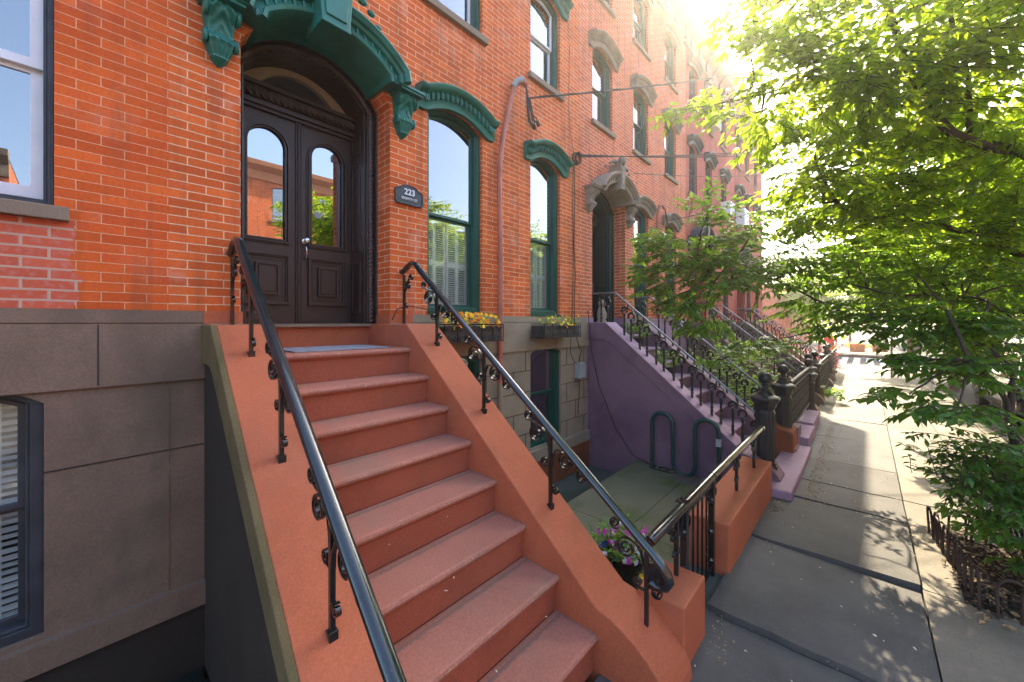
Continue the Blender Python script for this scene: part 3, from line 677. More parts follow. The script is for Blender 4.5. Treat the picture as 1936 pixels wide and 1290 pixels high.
for i in range(len(XS)-1):
    sw.cur = 1
    z = r2.uniform(-.006, .002)
    if 4.3 < XS[i] < 5.7: slab(sw, XS[i], XS[i+1], -4.16, -3.94, z); continue
    slab(sw, XS[i], XS[i+1], -4.62, -3.935, z, g=.004); slab(sw, XS[i], XS[i+1], -5.27, -4.625, z-.004, g=.004)
sw.cur = 1
for i in range(12): slab(sw, 33.3+i*2, 35.3+i*2, -5.2, -2.1, 0)
tag(sw.build('sidewalk', ['slab', 'slabtan', 'slabspeck']), kind='structure')
so_ = MB(); nx, ny = 30, 14; vs = []
for i in range(nx+1):
    for j in range(ny+1):
        x = 4.42+1.5*i/nx; y = -5.27+1.12*j/ny; vs.append((x, y, -.02+.035*noise.noise((x*3, y*3, 1))+.02*noise.noise((x*14, y*14, 1))))
so_.add(vs, [(i*(ny+1)+j, (i+1)*(ny+1)+j, (i+1)*(ny+1)+j+1, i*(ny+1)+j+1) for i in range(nx) for j in range(ny)])
tag(so_.build('soil', 'soil', smooth=True), kind='structure')
ar = MB()
ar.box(2.46, 5.99, -.93, -.02, -.5, -.40); ar.cur = 1
g = .004
for (a, b, c, d) in ((2.46, 3.9, -2.73, -.94), (3.905, 5.985, -1.72, -.90), (3.905, 5.985, -2.73, -1.725)): ar.box(a, b, c, d, -.5, -.10)
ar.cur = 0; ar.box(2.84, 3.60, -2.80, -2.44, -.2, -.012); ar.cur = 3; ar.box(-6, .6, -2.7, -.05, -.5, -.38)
ar.cur = 2; ar.box(.97, 2.10, -3.02, -2.42, -.4, -.004)
for k in range(1, 4): ar.cur = 0; ar.box(5.3*k+2.46, 5.3*k+5.99-.02, -2.7, -.02, -.5, -.12)
tag(ar.build('areaway_paving', ['paving', 'slabgreen', 'slab', 'darkpave'], bevel=.006), kind='structure')
sw2 = MB(); sw2.box(-40, 25.6, -17, -12.77, -.5, -.01); sw2.box(33.2, 200, -17, -12.77, -.5, -.01); sw2.box(33.2, 80, -2.0, 2, -.5, -.01); sw2.box(22, 25.6, -2.73, 40, -.5, -.01); tag(sw2.build('far_pavement', 'slabtan'), kind='structure')

# ---------------------------------------------------------------- stoops
def cheek_profile(off=0):
    p = [(0, 2.08), (-.36, 2.08), (-2.40, .37)]
    for i in range(1, 9):
        a = PI/2*i/8; p.append((-2.40-.44*math.sin(a)*1.0, .37-.37*(1-math.cos(a))**.8))
    return p
def stoop(x, label, mats, group='front stoops along the row'):
    s = thing('front_stoop', label, 'stoop', (x, 0, 0), 0, group)
    cheekm, treadm, bandm, riserm = mats
    for k in range(8):
        m = MB(); yn = -.44-.2815*k; z = 1.86-.2343*k
        yb = .36 if k == 0 else yn+.2815+.03
        m.prism([(yb, z), (yn+.02, z), (yn+.006, z-.006), (yn, z-.02), (yn+.004, z-.036), (yn+.018, z-.046), (yb, z-.046)], 'x', .88, 2.095)
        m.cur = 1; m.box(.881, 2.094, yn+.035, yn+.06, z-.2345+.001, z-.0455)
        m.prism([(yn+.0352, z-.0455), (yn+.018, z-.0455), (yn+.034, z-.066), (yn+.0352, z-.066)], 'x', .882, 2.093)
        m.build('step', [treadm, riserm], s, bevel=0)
    m = MB(); m.box(.976, 2.094, .355, .38, 1.86, 2.054); m.build('step_riser', cheekm, s)
    for side, (a, b) in enumerate(((.61, .975), (2.095, 2.45))):
        m = MB(); pr = cheek_profile()
        # cap band .42 deep, and the wall below it set back
        m.prism([(0.3 if side else 0, 2.08)]+pr[1:]+[(-2.84, -.4), (0.3 if side else 0, -.4)], 'x', a+.0, b) if side else m.prism(pr+[(-2.84, -.4), (0, -.4)], 'x', a+.03, b)
        if side: m.box(2.092, 2.14, 0, .36, 1.8, 2.079)
        else: m.box(.85, .98, 0, .36, 1.8, 2.079)
        if side == 0:
            for v in m.v: v.x += .033*min(v.y, 0)
        ck = m.build('cheek_wall', cheekm, s, bevel=.008)
        if side == 0:
            q = MB(); q.prism([(-.001, 2.078), (-.361, 2.078), (-2.40, .368), (-2.6, .32), (-2.6, .14), (-2.40, .20), (-.42, 1.76), (-.32, 1.80), (-.001, 1.805)], 'x', a-.005, a+.032)
            for v in q.v: v.x += .033*min(v.y, 0)
            q.build('cheek_band', bandm, ck, bevel=.006)
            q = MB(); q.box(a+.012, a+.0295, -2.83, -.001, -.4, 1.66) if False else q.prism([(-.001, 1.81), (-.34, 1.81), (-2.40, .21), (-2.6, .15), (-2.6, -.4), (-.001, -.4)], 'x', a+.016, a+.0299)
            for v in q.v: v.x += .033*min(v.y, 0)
            q.build('cheek_recess', 'shadewall' if x < 1 else cheekm, ck)
        else:
            m = MB(); m.box(b-.02, 2.84, -2.80, -2.50, -.3, .385); m.build('end_block', cheekm, s, bevel=.012)
    return s
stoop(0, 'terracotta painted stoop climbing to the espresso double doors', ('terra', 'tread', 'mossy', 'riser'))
stoop(5.36, 'purple painted stoop with lilac copings beside the bicycle rack', ('purple', 'lilac', 'purple', 'purple'))
stoop(10.6, 'brown stoop with a stone landing below the rose painted house', ('brownstone', 'tanstone', 'brownstone', 'brownstone'))
stoop(15.9, 'brown stoop nearest the corner in front of the crimson house', ('brownstone', 'tanstone', 'brownstone', 'brownstone'))
cp = MB(); cp.prism([(-.002, 2.081), (-.362, 2.081), (-2.40, .372), (-2.40, .386), (-.355, 2.095), (-.002, 2.095)], 'x', 5.958, 6.325)
[setattr(v, 'x', v.x+.033*v.y) for v in cp.v]
lilac = cp.build('coping', 'lilac', bpy.data.objects['front_stoop.001']); lilac.parent = None
for o in bpy.data.objects:
    if o.name == 'front_stoop.001': lilac.location = (-5.36, 0, 0); lilac.parent = o
# ---------------------------------------------------------------- low walls
def lowwall(x0, x1, mat, label):
    m = MB(); m.box(x0, x1, -2.77, -2.45, -.3, .42); o = m.build('low_wall', mat, bevel=.012); tag(o, label, 'low wall'); return o
lowwall(3.60, 5.60, 'terra', 'low terracotta wall under the pipe rail beside the gate')
pb = MB(); pb.box(5.62, 7.92, -2.96, -2.62, -.3, .09); 
tag(pb.build('bottom_step', 'lilac', bevel=.02), 'broad lilac bottom slab in front of the purple stoop', 'step slab')
pc = MB(); pc.box(8.0, 9.05, -2.92, -2.55, -.2, .20); pc.box(9.06, 10.4, -2.90, -2.55, -.2, .24)
tag(pc.build('fence_kerb', 'lilac', bevel=.012), 'lilac painted stone kerb under the cast iron fence', 'stone kerb')
tb = MB(); tb.prism([(-2.45, .55), (-2.62, .44), (-2.78, .40), (-2.80, .0), (-2.45, .0)], 'x', 7.34, 7.85)
tag(tb.build('stoop_block', 'rust', bevel=.02), 'rust red block between the two big iron newels of the purple stoop', 'stone block')

# ---------------------------------------------------------------- wrought handrails of the first stoop
def spiral(mb, pre, c, r, a0, turns, sgn, r1=.28, wdt=.011, th=.0035):
    """flat iron strip in the y,z plane: lead-in points then a spiral"""
    host = mb; mb = MB(); mb.T = host.T; path = [(0, p[0], p[1]) for p in pre]; n = int(22*turns)
    for i in range(n+1):
        t = i/n; a = a0+sgn*2*PI*turns*t; rr = r*(1-(1-r1)*t**.8); path.append((0, c[0]+rr*math.cos(a), c[1]+rr*math.sin(a)))
    mb.tube(path, 1, prof=[(-th, -wdt), (th, -wdt), (th, wdt), (-th, wdt)], up=Vector((1, 0, 0)))
    mb.ball((0, path[-1][1], path[-1][2]), .0085, 1.1, 1, 1, 6, 4)
    mb.build('scroll', 'iron', host.par, smooth=True, angle=50)
RZ = lambda y: 2.70-.80*(-.2-y)
def wrought_rail(x, splay, label):
    t = thing('stoop_railing', label, 'railing', (x, 0, 0), 0, 'wrought iron railings of the terracotta stoop')
    X = lambda y: splay*(y+.0)
    PR = [(-.030, -.012), (-.034, .004), (-.026, .018), (-.010, .026), (.010, .026), (.026, .018), (.034, .004), (.030, -.012), (.016, -.022), (-.016, -.022)]
    path = [(X(.02), .02, 2.615), (X(-.05), -.05, 2.635), (X(-.12), -.12, 2.675), (X(-.19), -.19, 2.70), (X(-.25), -.25, 2.675), (X(-.32), -.32, 2.61)]
    y = -.45
    while y > -2.62: path.append((X(y), y, RZ(y))); y -= .3
    for a, b in ((-2.66, .735), (-2.715, .685), (-2.755, .64), (-2.765, .60), (-2.745, .565), (-2.70, .55), (-2.66, .56)): path.append((X(a), a, b))
    m = MB(); m.tube(path, 1, prof=PR, up=Vector((0, 0, 1))); m.lathe(X(.02), 0, [(0.0, 0)], 3) if False else None
    m.build('handrail', 'rail', t, smooth=True, angle=50)
    ro = MB(); ro.T = Matrix.Translation((X(-2.69), -2.685, .61)) @ Matrix.Rotation(R(90), 4, 'Y')
    ro.lathe(0, 0, [(.062, -.012), (.066, 0), (.062, .012), (.05, .014), (.048, .006), (.012, .006), (.010, .016)], 20)
    for k in range(8): a = 2*PI*k/8; ro.ball((.030*math.cos(a), .030*math.sin(a), .012), .0095, 1, 1, 1, 6, 4); ro.ball((.030*math.cos(a), .030*math.sin(a), -.012), .0095, 1, 1, 1, 6, 4)
    ro.build('rosette', 'iron', t, smooth=True, angle=40)
    zc = lambda y: 2.08 if y > -.36 else (2.08-.8382*(-.36-y) if y > -2.4 else .37-.37*(1-math.cos(math.asin(min(1, (-2.40-y)/.44))))**.8)
    for i, y in enumerate((-.035, -.59, -1.23, -1.92, -2.63)):
        zt = (2.61 if i == 0 else RZ(y))-.02; z0 = zc(y)
        p = MB(); p.box(X(y)-.0115, X(y)+.0115, y-.0115, y+.0115, z0-.01, zt)
        if 0 < i < 4: p.box(X(y)-.02, X(y)+.02, y-.02, y+.02, z0-.02, z0+.022)
        po = p.build('post', 'iron', t, bevel=.0015)
        s = MB(); s.par = po; rp_ = zt+.02; s.T = Matrix.Translation((X(y), y, rp_))
        if i == 0:
            spiral(s, [(-.01, -.30), (-.012, -.2)], (-.075, -.135), .048, 2.2, 1.6, -1); spiral(s, [(-.075, -.085), (-.1, -.06)], (-.135, -.055), .034, 1.2, 1.4, -1)
            spiral(s, [(-.012, -.32)], (-.04, -.345), .028, 1.6, 1.4, -1)
        else:
            spiral(s, [(.008, -.16), (.02, -.08)], (.125, -.045), .070, 1.25, 1.75, 1) if False else None
            spiral(s, [(.008, -.20), (.014, -.12), (.035, -.045), (.070, .0)], (.130, -.055), .068, 2.0, 1.8, -1)
            spiral(s, [(.075, .005), (.12, .022), (.165, .035)], (.205, .078), .040, -2.2, 1.5, 1)
            spiral(s, [(.012, -.265)], (.052, -.232), .034, -2.0, 1.5, 1)
            if i < 4:
                spiral(s, [(-.010, -.27), (-.016, -.20), (-.045, -.135), (-.085, -.13)], (-.135, -.20), .066, 1.1, 1.8, -1)
                spiral(s, [(-.19, -.16), (-.215, -.20), (-.225, -.245)], (-.262, -.275), .040, .6, 1.5, -1)
                spiral(s, [(-.011, -.46)], (-.048, -.425), .032, -1.3, 1.5, -1) if False else spiral(s, [(-.011, -.41)], (-.048, -.425), .032, 1.8, 1.5, -1)
            else:
                spiral(s, [(-.011, -.17), (-.02, -.20), (-.07, -.185), (-.115, -.165)], (-.10, -.135), .02, -1.5, .6, 1) if False else None
                spiral(s, [(-.011, -.17), (-.015, -.235)], (-.058, -.25), .036, 2.6, 1.5, 1)
                s.tube([(0, -.011, -.20), (0, -.03, -.165), (0, -.075, -.155), (0, -.115, -.14), (0, -.13, -.10)], 1, prof=[(-.0035, -.011), (.0035, -.011), (.0035, .011), (-.0035, .011)], up=Vector((1, 0, 0)))
        if s.v: s.build('scroll', 'iron', po, smooth=True, angle=50)
    return t
wrought_rail(2.28, 0.0, 'black scrolled handrail on the right cheek of the terracotta stoop')
wrought_rail(.79, .034, 'black scrolled handrail on the left cheek of the terracotta stoop')

# pipe rail over the low wall, with the gate
t = thing('pipe_railing', 'worn black pipe rail running over the gate and the low terracotta wall', 'railing', (0, 0, 0))
m = MB(); PZ = .80
m.tube([(2.31, -2.64, PZ-.02), (2.34, -2.65, PZ-.005), (2.8, -2.65, PZ), (3.62, -2.65, PZ+.01), (4.6, -2.65, PZ+.005), (5.62, -2.65, PZ-.01)], .033, 14)
m.tube([(3.55, -2.65, PZ+.008), (3.575, -2.65, PZ+.008)], .038, 14); m.tube([(5.60, -2.65, PZ-.01), (5.66, -2.65, PZ-.01)], .04, 12)
m.build('handrail', 'steelrail', t, smooth=True)
for i, (xx, z0) in enumerate(((2.72, .38), (4.40, .42), (5.22, .42))):
    p = MB(); p.box(xx-.014, xx+.014, -2.664, -2.636, z0-.01, PZ-.03); po = p.build('post', 'iron', t, bevel=.002)
    s = MB(); s.par = po; s.T = Matrix.Translation((xx, -2.65, PZ-.03)) @ Matrix.Rotation(R(90), 4, 'Z')
    for g_ in (-1, 1):
        spiral(s, [(.0*g_, -.20), (.014*g_, -.14)], (.055*g_, -.11), .040, PI/2+g_*.9, 1.6, -g_)
        spiral(s, [(.05*g_, -.065), (.08*g_, -.045)], (.115*g_, -.045), .030, PI/2+g_*.9, 1.4, -g_)
        spiral(s, [(.012*g_, -.22)], (.035*g_, -.235), .022, PI/2, 1.4, -g_)
g = thing('iron_gate', 'narrow black iron gate between the stoop end and the low wall', 'gate', (0, 0, 0))
m = MB()
for xx in (2.95, 3.07, 3.18, 3.29, 3.40): m.box(xx-.0065, xx+.0065, -2.6565, -2.6435, .02, .755)
m.build('bars', 'iron', g, bevel=.001)
m = MB(); m.box(2.86, 3.54, -2.661, -2.639, .74, .765); m.box(2.86, 3.54, -2.661, -2.639, .03, .055); m.build('frame_rail', 'iron', g)
for xx in (2.875, 3.545):
    m = MB(); m.box(xx-.022, xx+.022, -2.672, -2.628, -.01, .77)
    for z in (.12, .36, .62): m.ball((xx-.03, -2.65, z), .028, .7, 1, 1.1, 8, 5)
    po = m.build('gate_post', 'iron', g, bevel=.003)
    s = MB(); s.par = po; s.T = Matrix.Translation((xx, -2.65, .77)) @ Matrix.Rotation(R(90), 4, 'Z'); q = 1 if xx > 3 else -1
    spiral(s, [(.02*q, -.20), (.03*q, -.15)], (.075*q, -.11), .045, PI/2+q*.9, 1.6, -q); spiral(s, [(-.02*q, -.20), (-.03*q, -.15)], (-.075*q, -.11), .042, PI/2-q*.9, 1.6, q)
m = MB(); m.tube([(2.86, -2.70, .86), (2.87, -2.66, .835), (2.9, -2.62, .84)], .008, 6); m.box(2.84, 2.90, -2.665, -2.60, .825, .835); m.build('latch', 'iron', g)

# ---------------------------------------------------------------- cast iron balustrades of the neighbours
def baluster_pair():
    m = MB()
    for dx in (0, .12):
        m.T = Matrix.Translation((0, -dx, -dx*.838))
        m.lathe(0, 0, [(.018, -.02), (.018, .07), (.026, .075), (.026, .09), (.015, .10), (.023, .13), (.016, .16), (.015, .30), (.024, .31), (.014, .325), (.030, .345), (.020, .37), (.012, .385)], 8)
        n = 10
        for rr, zc_ in ((.052, .425),):
            m.tube([(0, rr*math.cos(PI*(k/n*1.5-.25)), zc_+rr*1.1*math.sin(PI*(k/n*1.5-.25))) for k in range(n+1)], .015, 6)
            m.tube([(0, .7*rr*math.cos(PI*(k/n*1.3-.15)), zc_+.7*rr*math.sin(PI*(k/n*1.3-.15))) for k in range(n+1)], .006, 5)
        m.ball((0, .033, .395), .014, 1, 1, 1, 6, 4); m.ball((0, -.033, .395), .014, 1, 1, 1, 6, 4)
    m.T = Matrix.Translation((0, -.06, -.05))
    m.tube([(0, .095*math.cos(PI*k/8), .435+.055*math.sin(PI*k/8)-.838*-.0) for k in range(9)], .010, 6)
    m.box(-.006, .006, -.012, .012, .48, .56); m.T = None
    return m
def balustrade(x, mat, label, proto=[None], group='cast iron stoop balustrades'):
    t = thing('cast_balustrade', label, 'railing', (x, 0, 0), 0, group)
    m = MB(); m.tube([(0, .02, 2.60), (0, -.40, 2.60), (0, -.46, 2.58), (0, -2.52, .86)], .016, 8); m.build('handrail', 'railgrey', t, smooth=True)
    if proto[0] is None: o = baluster_pair().build('baluster', 'iron2', t, smooth=True, angle=50); proto[0] = o.data
    for k in range(9):
        y = -.61-.27*(k-1) if k else -.18
        z = 2.08-.838*(-.36-y) if y < -.36 else 2.08+.03
        if k == 0 and proto[0].users == 1: o.location = (0, y, z); continue
        o = bpy.data.objects.new('baluster', proto[0]); C.objects.link(o); o.parent = t; o.location = (0, y, z)
        if k == 0: o.rotation_euler = (0, 0, 0)
    return t
balustrade(6.13, 0, 'cast iron balustrade nearest the camera on the purple stoop')
balustrade(7.60, 0, 'cast iron balustrade on the far cheek of the purple stoop')
balustrade(11.37, 0, 'cast iron balustrade on the near cheek of the third house stoop')
balustrade(12.87, 0, 'cast iron balustrade on the far cheek of the third house stoop')
balustrade(16.67, 0, 'cast iron balustrade on the near cheek of the corner stoop')
balustrade(18.17, 0, 'cast iron balustrade on the far cheek of the corner stoop')
def newel(x, y, z0, label, h=1.36, proto={}):
    if 'p' in proto:
        return dup(proto['p'], (x, y, z0), label)
    t = thing('newel_post', label, 'newel post', (x, y, z0), 0, 'cast iron newel posts'); q = PI/8
    m = MB(); m.lathe(0, 0, [(.15, 0), (.15, .10), (.135, .115), (.135, .14), (.11, .16)], 8, q); m.build('base', 'iron2', t, bevel=.004)
    m = MB(); m.lathe(0, 0, [(.115, .15), (.115, .80), (.105, .81), (.105, .83), (.125, .86), (.135, .90), (.165, .95)], 8, q)
    for k in range(8):
        a = 2*PI*(k+.5)/8+q; c, s_ = math.cos(a)*.108, math.sin(a)*.108
        m.lathe(c, s_, [(.012, .2), (.012, .78)], 5)
    m.build('shaft', 'iron2', t, bevel=.003)
    m = MB(); m.lathe(0, 0, [(.165, .95), (.175, .965), (.175, .985), (.15, 1.0), (.10, 1.02)], 8, q); m.build('capital', 'iron2', t, bevel=.003)
    m = MB(); m.lathe(0, 0, [(.10, 1.015), (.09, 1.04), (.06, 1.07), (.065, 1.09), (.04, 1.11), (.033, 1.15), (.045, 1.165)], 16); m.ball((0, 0, 1.235), .083, 1, 1, .95, 16, 10); m.build('finial', 'iron2', t, smooth=True, angle=50)
    proto['p'] = t; return t
newel(6.10, -2.62, .12, 'big octagonal iron newel at the foot of the purple stoop where the pipe rail ends')
newel(7.62, -2.62, .10, 'octagonal iron newel with round ball beside the lattice fence')
newel(10.75, -2.68, -.02, 'iron newel where the lattice fence meets the third house areaway')
newel(11.45, -2.62, .05, 'iron newel on the near side of the third house stoop')
newel(12.95, -2.62, .02, 'iron newel on the far side of the third house stoop')
newel(16.7, -2.62, .02, 'iron newel on the near side of the corner house stoop')
newel(18.2, -2.62, .0, 'last iron newel at the corner house stoop')
def lattice(x0, x1, y, z0, z1, label):
    t = thing('lattice_fence', label, 'fence', ((x0+x1)/2, y, z0), 0, 'cast iron lattice fences'); L_ = (x1-x0)/2; H_ = z1-z0
    m = MB(); m.tube([(-L_, 0, H_), (L_, 0, H_)], .022, 8); m.build('top_rail', 'iron2', t, smooth=True)
    m = MB(); m.box(-L_, L_, -.012, .012, 0, .025); m.box(-L_, L_, -.012, .012, H_-.12, H_-.10); n = int(2*L_/.11); p = 2*L_/n
    for k in range(n):
        xc = -L_+p*(k+.5); m.box(xc-p/2-.006, xc-p/2+.006, -.008, .008, .02, H_)
        rows = 6; rz = (H_-.15)/rows
        for j in range(rows):
            zc_ = .03+rz*(j+.5); m.tube([(xc+.40*p*math.cos(2*PI*q/8), 0, zc_+.46*rz*math.sin(2*PI*q/8)) for q in range(8)], .0065, 4, closed=True)
            if j % 2: m.ball((xc, 0, zc_), .014, 1, .8, 1, 6, 4)
    for k in range(2*n): m.ball((-L_+p*(k+.5)/2, 0, -.012), .014, 1, .6, 1, 5, 3)
    m.build('lattice_panel', 'iron2', t)
    m = MB()
    for xx in (-L_+.3, L_-.3): m.box(xx-.01, xx+.01, -.01, .01, -.10, .0)
    m.build('foot', 'iron2', t); return t
lattice(7.80, 10.6, -2.70, .33, 1.12, 'ornate cast iron lattice fence over the lilac kerb')
lattice(13.1, 16.5, -2.70, .12, 1.0, 'second lattice fence in front of the third house areaway')
lattice(18.4, 21.8, -2.70, .12, 1.0, 'far lattice fence by the corner of the row')

# ---------------------------------------------------------------- bicycle rack
m = MB(); pts = []; rr = .13; X_ = 5.80
def arc(cy, cz, r, a0, a1, n=10): return [(X_, cy+r*math.cos(a0+(a1-a0)*i/n), cz+r*math.sin(a0+(a1-a0)*i/n)) for i in range(n+1)]
y0 = -1.22; d = .305; rz = d/2
pts = [(X_, y0, -.12)]+[(X_, y0, z) for z in (.1, .4)]+arc(y0-rz, .60, rz, 0, PI)+[(X_, y0-d, .3)]+arc(y0-d*1.5, .06, rz, 0, -PI)+[(X_, y0-2*d, .4)]+arc(y0-2.5*d, .60, rz, 0, PI)+[(X_, y0-3*d, .3), (X_, y0-3*d, -.12)]
m.tube(pts, .028, 14); bk = m.build('bike_rack', 'rack', None, smooth=True); tag(bk, 'green steel wave bicycle rack standing on the mossy slab', 'bike rack')
m = MB(); m.box(X_-.031, X_+.03, y0-3*d-.031, y0-3*d+.031, .42, .52); m.build('sticker', 'metalgrey', bk)
m = MB(); m.lathe(5.72, -1.75, [(.20, -.1), (.19, -.088), (.1, -.083)], 14); tag(m.build('concrete_patch', 'slab'), kind='structure')
m = MB(); m.tube([(5.8+.08*math.cos(a*.5)+.02, -1.25+.10*math.sin(a*.5)-.01*a, -.085) for a in range(30)], .007, 5); tag(m.build('loose_cable', 'cable'), 'black cable coiled on the slab at the foot of the bike rack', 'cable')

# ---------------------------------------------------------------- wall mounted things
def text(body, size, loc, mat, parent, depth=.003, rotx=90, bold=True, align='CENTER', name='lettering', sx=1):
    cu = bpy.data.curves.new(name, 'FONT'); cu.body = body; cu.size = size; cu.extrude = depth; cu.align_x = align; cu.align_y = 'CENTER'; cu.offset = .0015 if bold else 0
    o = bpy.data.objects.new(name, cu); C.objects.link(o); bpy.context.view_layer.update()
    me = bpy.data.meshes.new_from_object(o.evaluated_get(bpy.context.evaluated_depsgraph_get())); bpy.data.objects.remove(o)
    me.materials.clear(); me.materials.append(M[mat]); q = bpy.data.objects.new(name, me); C.objects.link(q); q.location = loc; q.rotation_euler = (R(rotx), 0, 0); q.scale = (sx, 1, 1); q.parent = parent; return q
pq = MB(); x0, x1, z0, z1 = 2.185, 2.525, 3.335, 3.50; cxp = 2.355
def plq(d): return [(x0+d+.02, z0+d), (x0+d, z0+d+.02), (x0+d, z1-d-.02), (x0+d+.02, z1-d)]+[(cxp+.11*math.cos(PI-PI*i/8), z1-d+.045*math.sin(PI*i/8)) for i in range(0, 9)]+[(x1-d-.02, z1-d), (x1-d, z1-d-.02), (x1-d, z0+d+.02), (x1-d-.02, z0+d)]
pq.prism(plq(0), 'y', -.022, -.004); ring(pq, plq(0), plq(.010), -.028, -.021)
po = pq.build('house_number_plaque', 'slate', None, bevel=.002); tag(po, 'dark arched plaque reading 223 Eighth St on the brick pier', 'plaque')
text('223', .088, (cxp, -.026, 3.465), 'white', po); text('EIGHTH ST', .038, (cxp, -.026, 3.395), 'white', po, sx=1.05, bold=False)
m = MB(); m.box(2.095, 2.135, .34, .40, 3.255, 3.42); o = m.build('door_intercom', 'brass', None, bevel=.003); tag(o, 'small brass intercom on the jamb right of the double doors', 'intercom')
m = MB(); m.box(2.090, 2.0955, .35, .39, 3.35, 3.40)
for k in range(3): m.box(2.088, 2.0955, .355, .385, 3.27+k*.024, 3.285+k*.024)
m.build('button', 'black', o)
m = MB(); m.box(2.10, 2.135, .335, .395, 2.985, 3.10); tag(m.build('door_buzzer', 'metalgrey', None, bevel=.003), 'dull grey buzzer plate below the brass intercom', 'buzzer')
# standpipe
m = MB(); pp = [(3.70, -.06, 1.3), (3.70, -.06, 3.3), (3.685, -.06, 3.75), (3.69, -.06, 4.15), (3.75, -.06, 4.5), (3.86, -.06, 4.95), (3.96, -.07, 5.26), (4.00, -.10, 5.34), (4.07, -.14, 5.37), (4.12, -.16, 5.34)]
m.tube(pp, [.034]*7+[.034, .040, .045], 12)
for z, xx in ((2.95, 3.70), (4.1, 3.688)): m.lathe(xx, -.06, [(.038, z-.03), (.04, z), (.038, z+.03)], 12)
o = m.build('service_pipe', 'pipe', None, smooth=True, angle=50); tag(o, 'salmon painted service pipe bending up the brick between two green windows', 'pipe')
m = MB(); m.tube([(3.70, -.06, -.4), (3.70, -.06, 1.31)], .033, 12); m.build('lower_pipe', 'tanstone', o, smooth=True)
m = MB(); m.tube([(3.96, -.06, 5.28), (4.0, -.09, 5.36), (4.07, -.15, 5.40)], .05, 12); m.build('weather_head', 'metalgrey', o, smooth=True)
m = MB()
for k, (dx, lo) in enumerate(((.0, 4.85), (.04, 4.78), (.08, 4.9), (-.02, 4.82))):
    m.tube([(4.11, -.16, 5.33), (4.12+dx*.4, -.17, 5.15), (4.14+dx*.6, -.17, (5.15+lo)/2), (4.17+dx, -.17, lo+.03), (4.22+dx, -.17, lo), (4.27+dx, -.16, lo+.06), (4.27+dx*.5, -.13, 5.0), (4.25, -.11, 5.24)], .009 if k else .012, 6)
for xx, zz in ((4.25, 4.86), (4.33, 4.93)): m.tube([(xx, -.17, zz), (xx+.05, -.17, zz-.06)], .024, 8)
tag(m.build('drip_loop', 'cable', None, smooth=True), 'looped black service wires hanging from the pipe head', 'wires')
def catenary(a, b, sag, n=20): return [(a[0]+(b[0]-a[0])*t, a[1]+(b[1]-a[1])*t, a[2]+(b[2]-a[2])*t-4*sag*t*(1-t)) for t in [i/n for i in range(n+1)]]
m = MB(); c0 = catenary((4.25, -.10, 5.24), (19, -5.7, 11.9), .35, 40); m.tube(c0, .010, 7); m.tube([(p[0]+.012*math.cos(i*1.9), p[1]+.012*math.sin(i*1.9), p[2]+.012) for i, p in enumerate(dense(c0, .12))], .006, 5)
tag(m.build('service_cable', 'cable', None, smooth=True), 'thick twisted service cable from the salmon pipe out over the street', 'cable', 'overhead cables')
m = MB()
for k in range(3):
    m.tube(catenary((5.54, -.10, 4.82+.02*k), (19, -5.7, 8.5+.1*k), .25+.10*k, 30), .008, 6)
tag(m.build('service_cable', 'cable', None, smooth=True), 'lower bundle of three thin cables from the coil beside the second window', 'cable', 'overhead cables')
m = MB(); m.tube(catenary((6.9, -.42, 4.85), (19, -5.7, 8.2), .5, 30), .006, 5)
tag(m.build('service_cable', 'cable', None, smooth=True), 'thin sagging wire starting at the stone keystone over the deep green door', 'cable', 'overhead cables')
m = MB(); m.tube(catenary((9.38, -.14, 4.5), (19, -5.7, 8.0), .2, 30), .010, 5)
tag(m.build('service_cable', 'cable', None, smooth=True), 'cable leaving the brown pipe right of the deep green door', 'cable', 'overhead cables')
m = MB()
for k in range(7): a = k*.9; m.tube([(5.53+.09*math.cos(q/10*2*PI+a)*(1+.2*math.sin(k)), -.03-.012*k, 4.80+.10*math.sin(q/10*2*PI+a)) for q in range(10)], .006, 5, closed=True)
m.tube([(5.50, -.03, 4.75), (5.52, -.03, 4.1), (5.49, -.03, 3.4), (5.53, -.03, 2.9), (5.50, -.03, 2.4), (5.48, -.05, 2.1), (5.55, -.06, 1.8), (5.62, -.06, 1.66), (5.70, -.06, 1.62), (5.62, -.06, 1.52), (5.60, -.06, 1.42)], .008, 5)
m.tube([(5.47, -.03, 4.75), (5.46, -.03, 4.0), (5.47, -.03, 3.0), (5.44, -.03, 2.2), (5.38, -.05, 1.9), (5.36, -.05, 1.6), (5.46, -.05, 1.45), (5.58, -.05, 1.40)], .006, 5)
m.tube([(5.50, -.03, 4.85), (5.38, -.03, 5.2), (5.34, -.03, 5.6), (5.36, -.03, 6.6)], .005, 5)
m.tube([(5.64, -.05, 1.15), (5.63, -.04, .8), (5.60, -.04, .55)], .006, 5)
tag(m.build('wall_cable', 'cable', None, smooth=True), 'tangled black wires running down the brick to the grey meter box', 'wires')
m = MB(); m.tube([(5.935, -.03, 2.3), (5.93, -.10, 1.6), (5.935, -.25, 1.0), (5.94, -.55, .35), (5.93, -.85, -.02), (5.92, -1.1, -.085), (5.85, -1.25, -.088)], .006, 5)
tag(m.build('wall_cable', 'cable', None, smooth=True), 'slack black wire drooping across the purple stoop wall', 'wires')
m = MB(); m.box(5.56, 5.74, -.11, .0, 1.16, 1.42); o = m.build('meter_box', 'metalgrey', None, bevel=.008); tag(o, 'small grey utility box on the stone base by the purple stoop', 'meter box')
m = MB(); m.box(5.575, 5.725, -.118, -.109, 1.175, 1.405); m.build('cover', 'metalgrey', o, bevel=.004)
m = MB(); m.tube([(2.15, -.02, 2.12), (2.2, -.03, 2.23), (2.32, -.03, 2.27), (2.5, -.03, 2.25), (2.75, -.04, 2.19), (3.1, -.30, 2.12)], .006, 5)
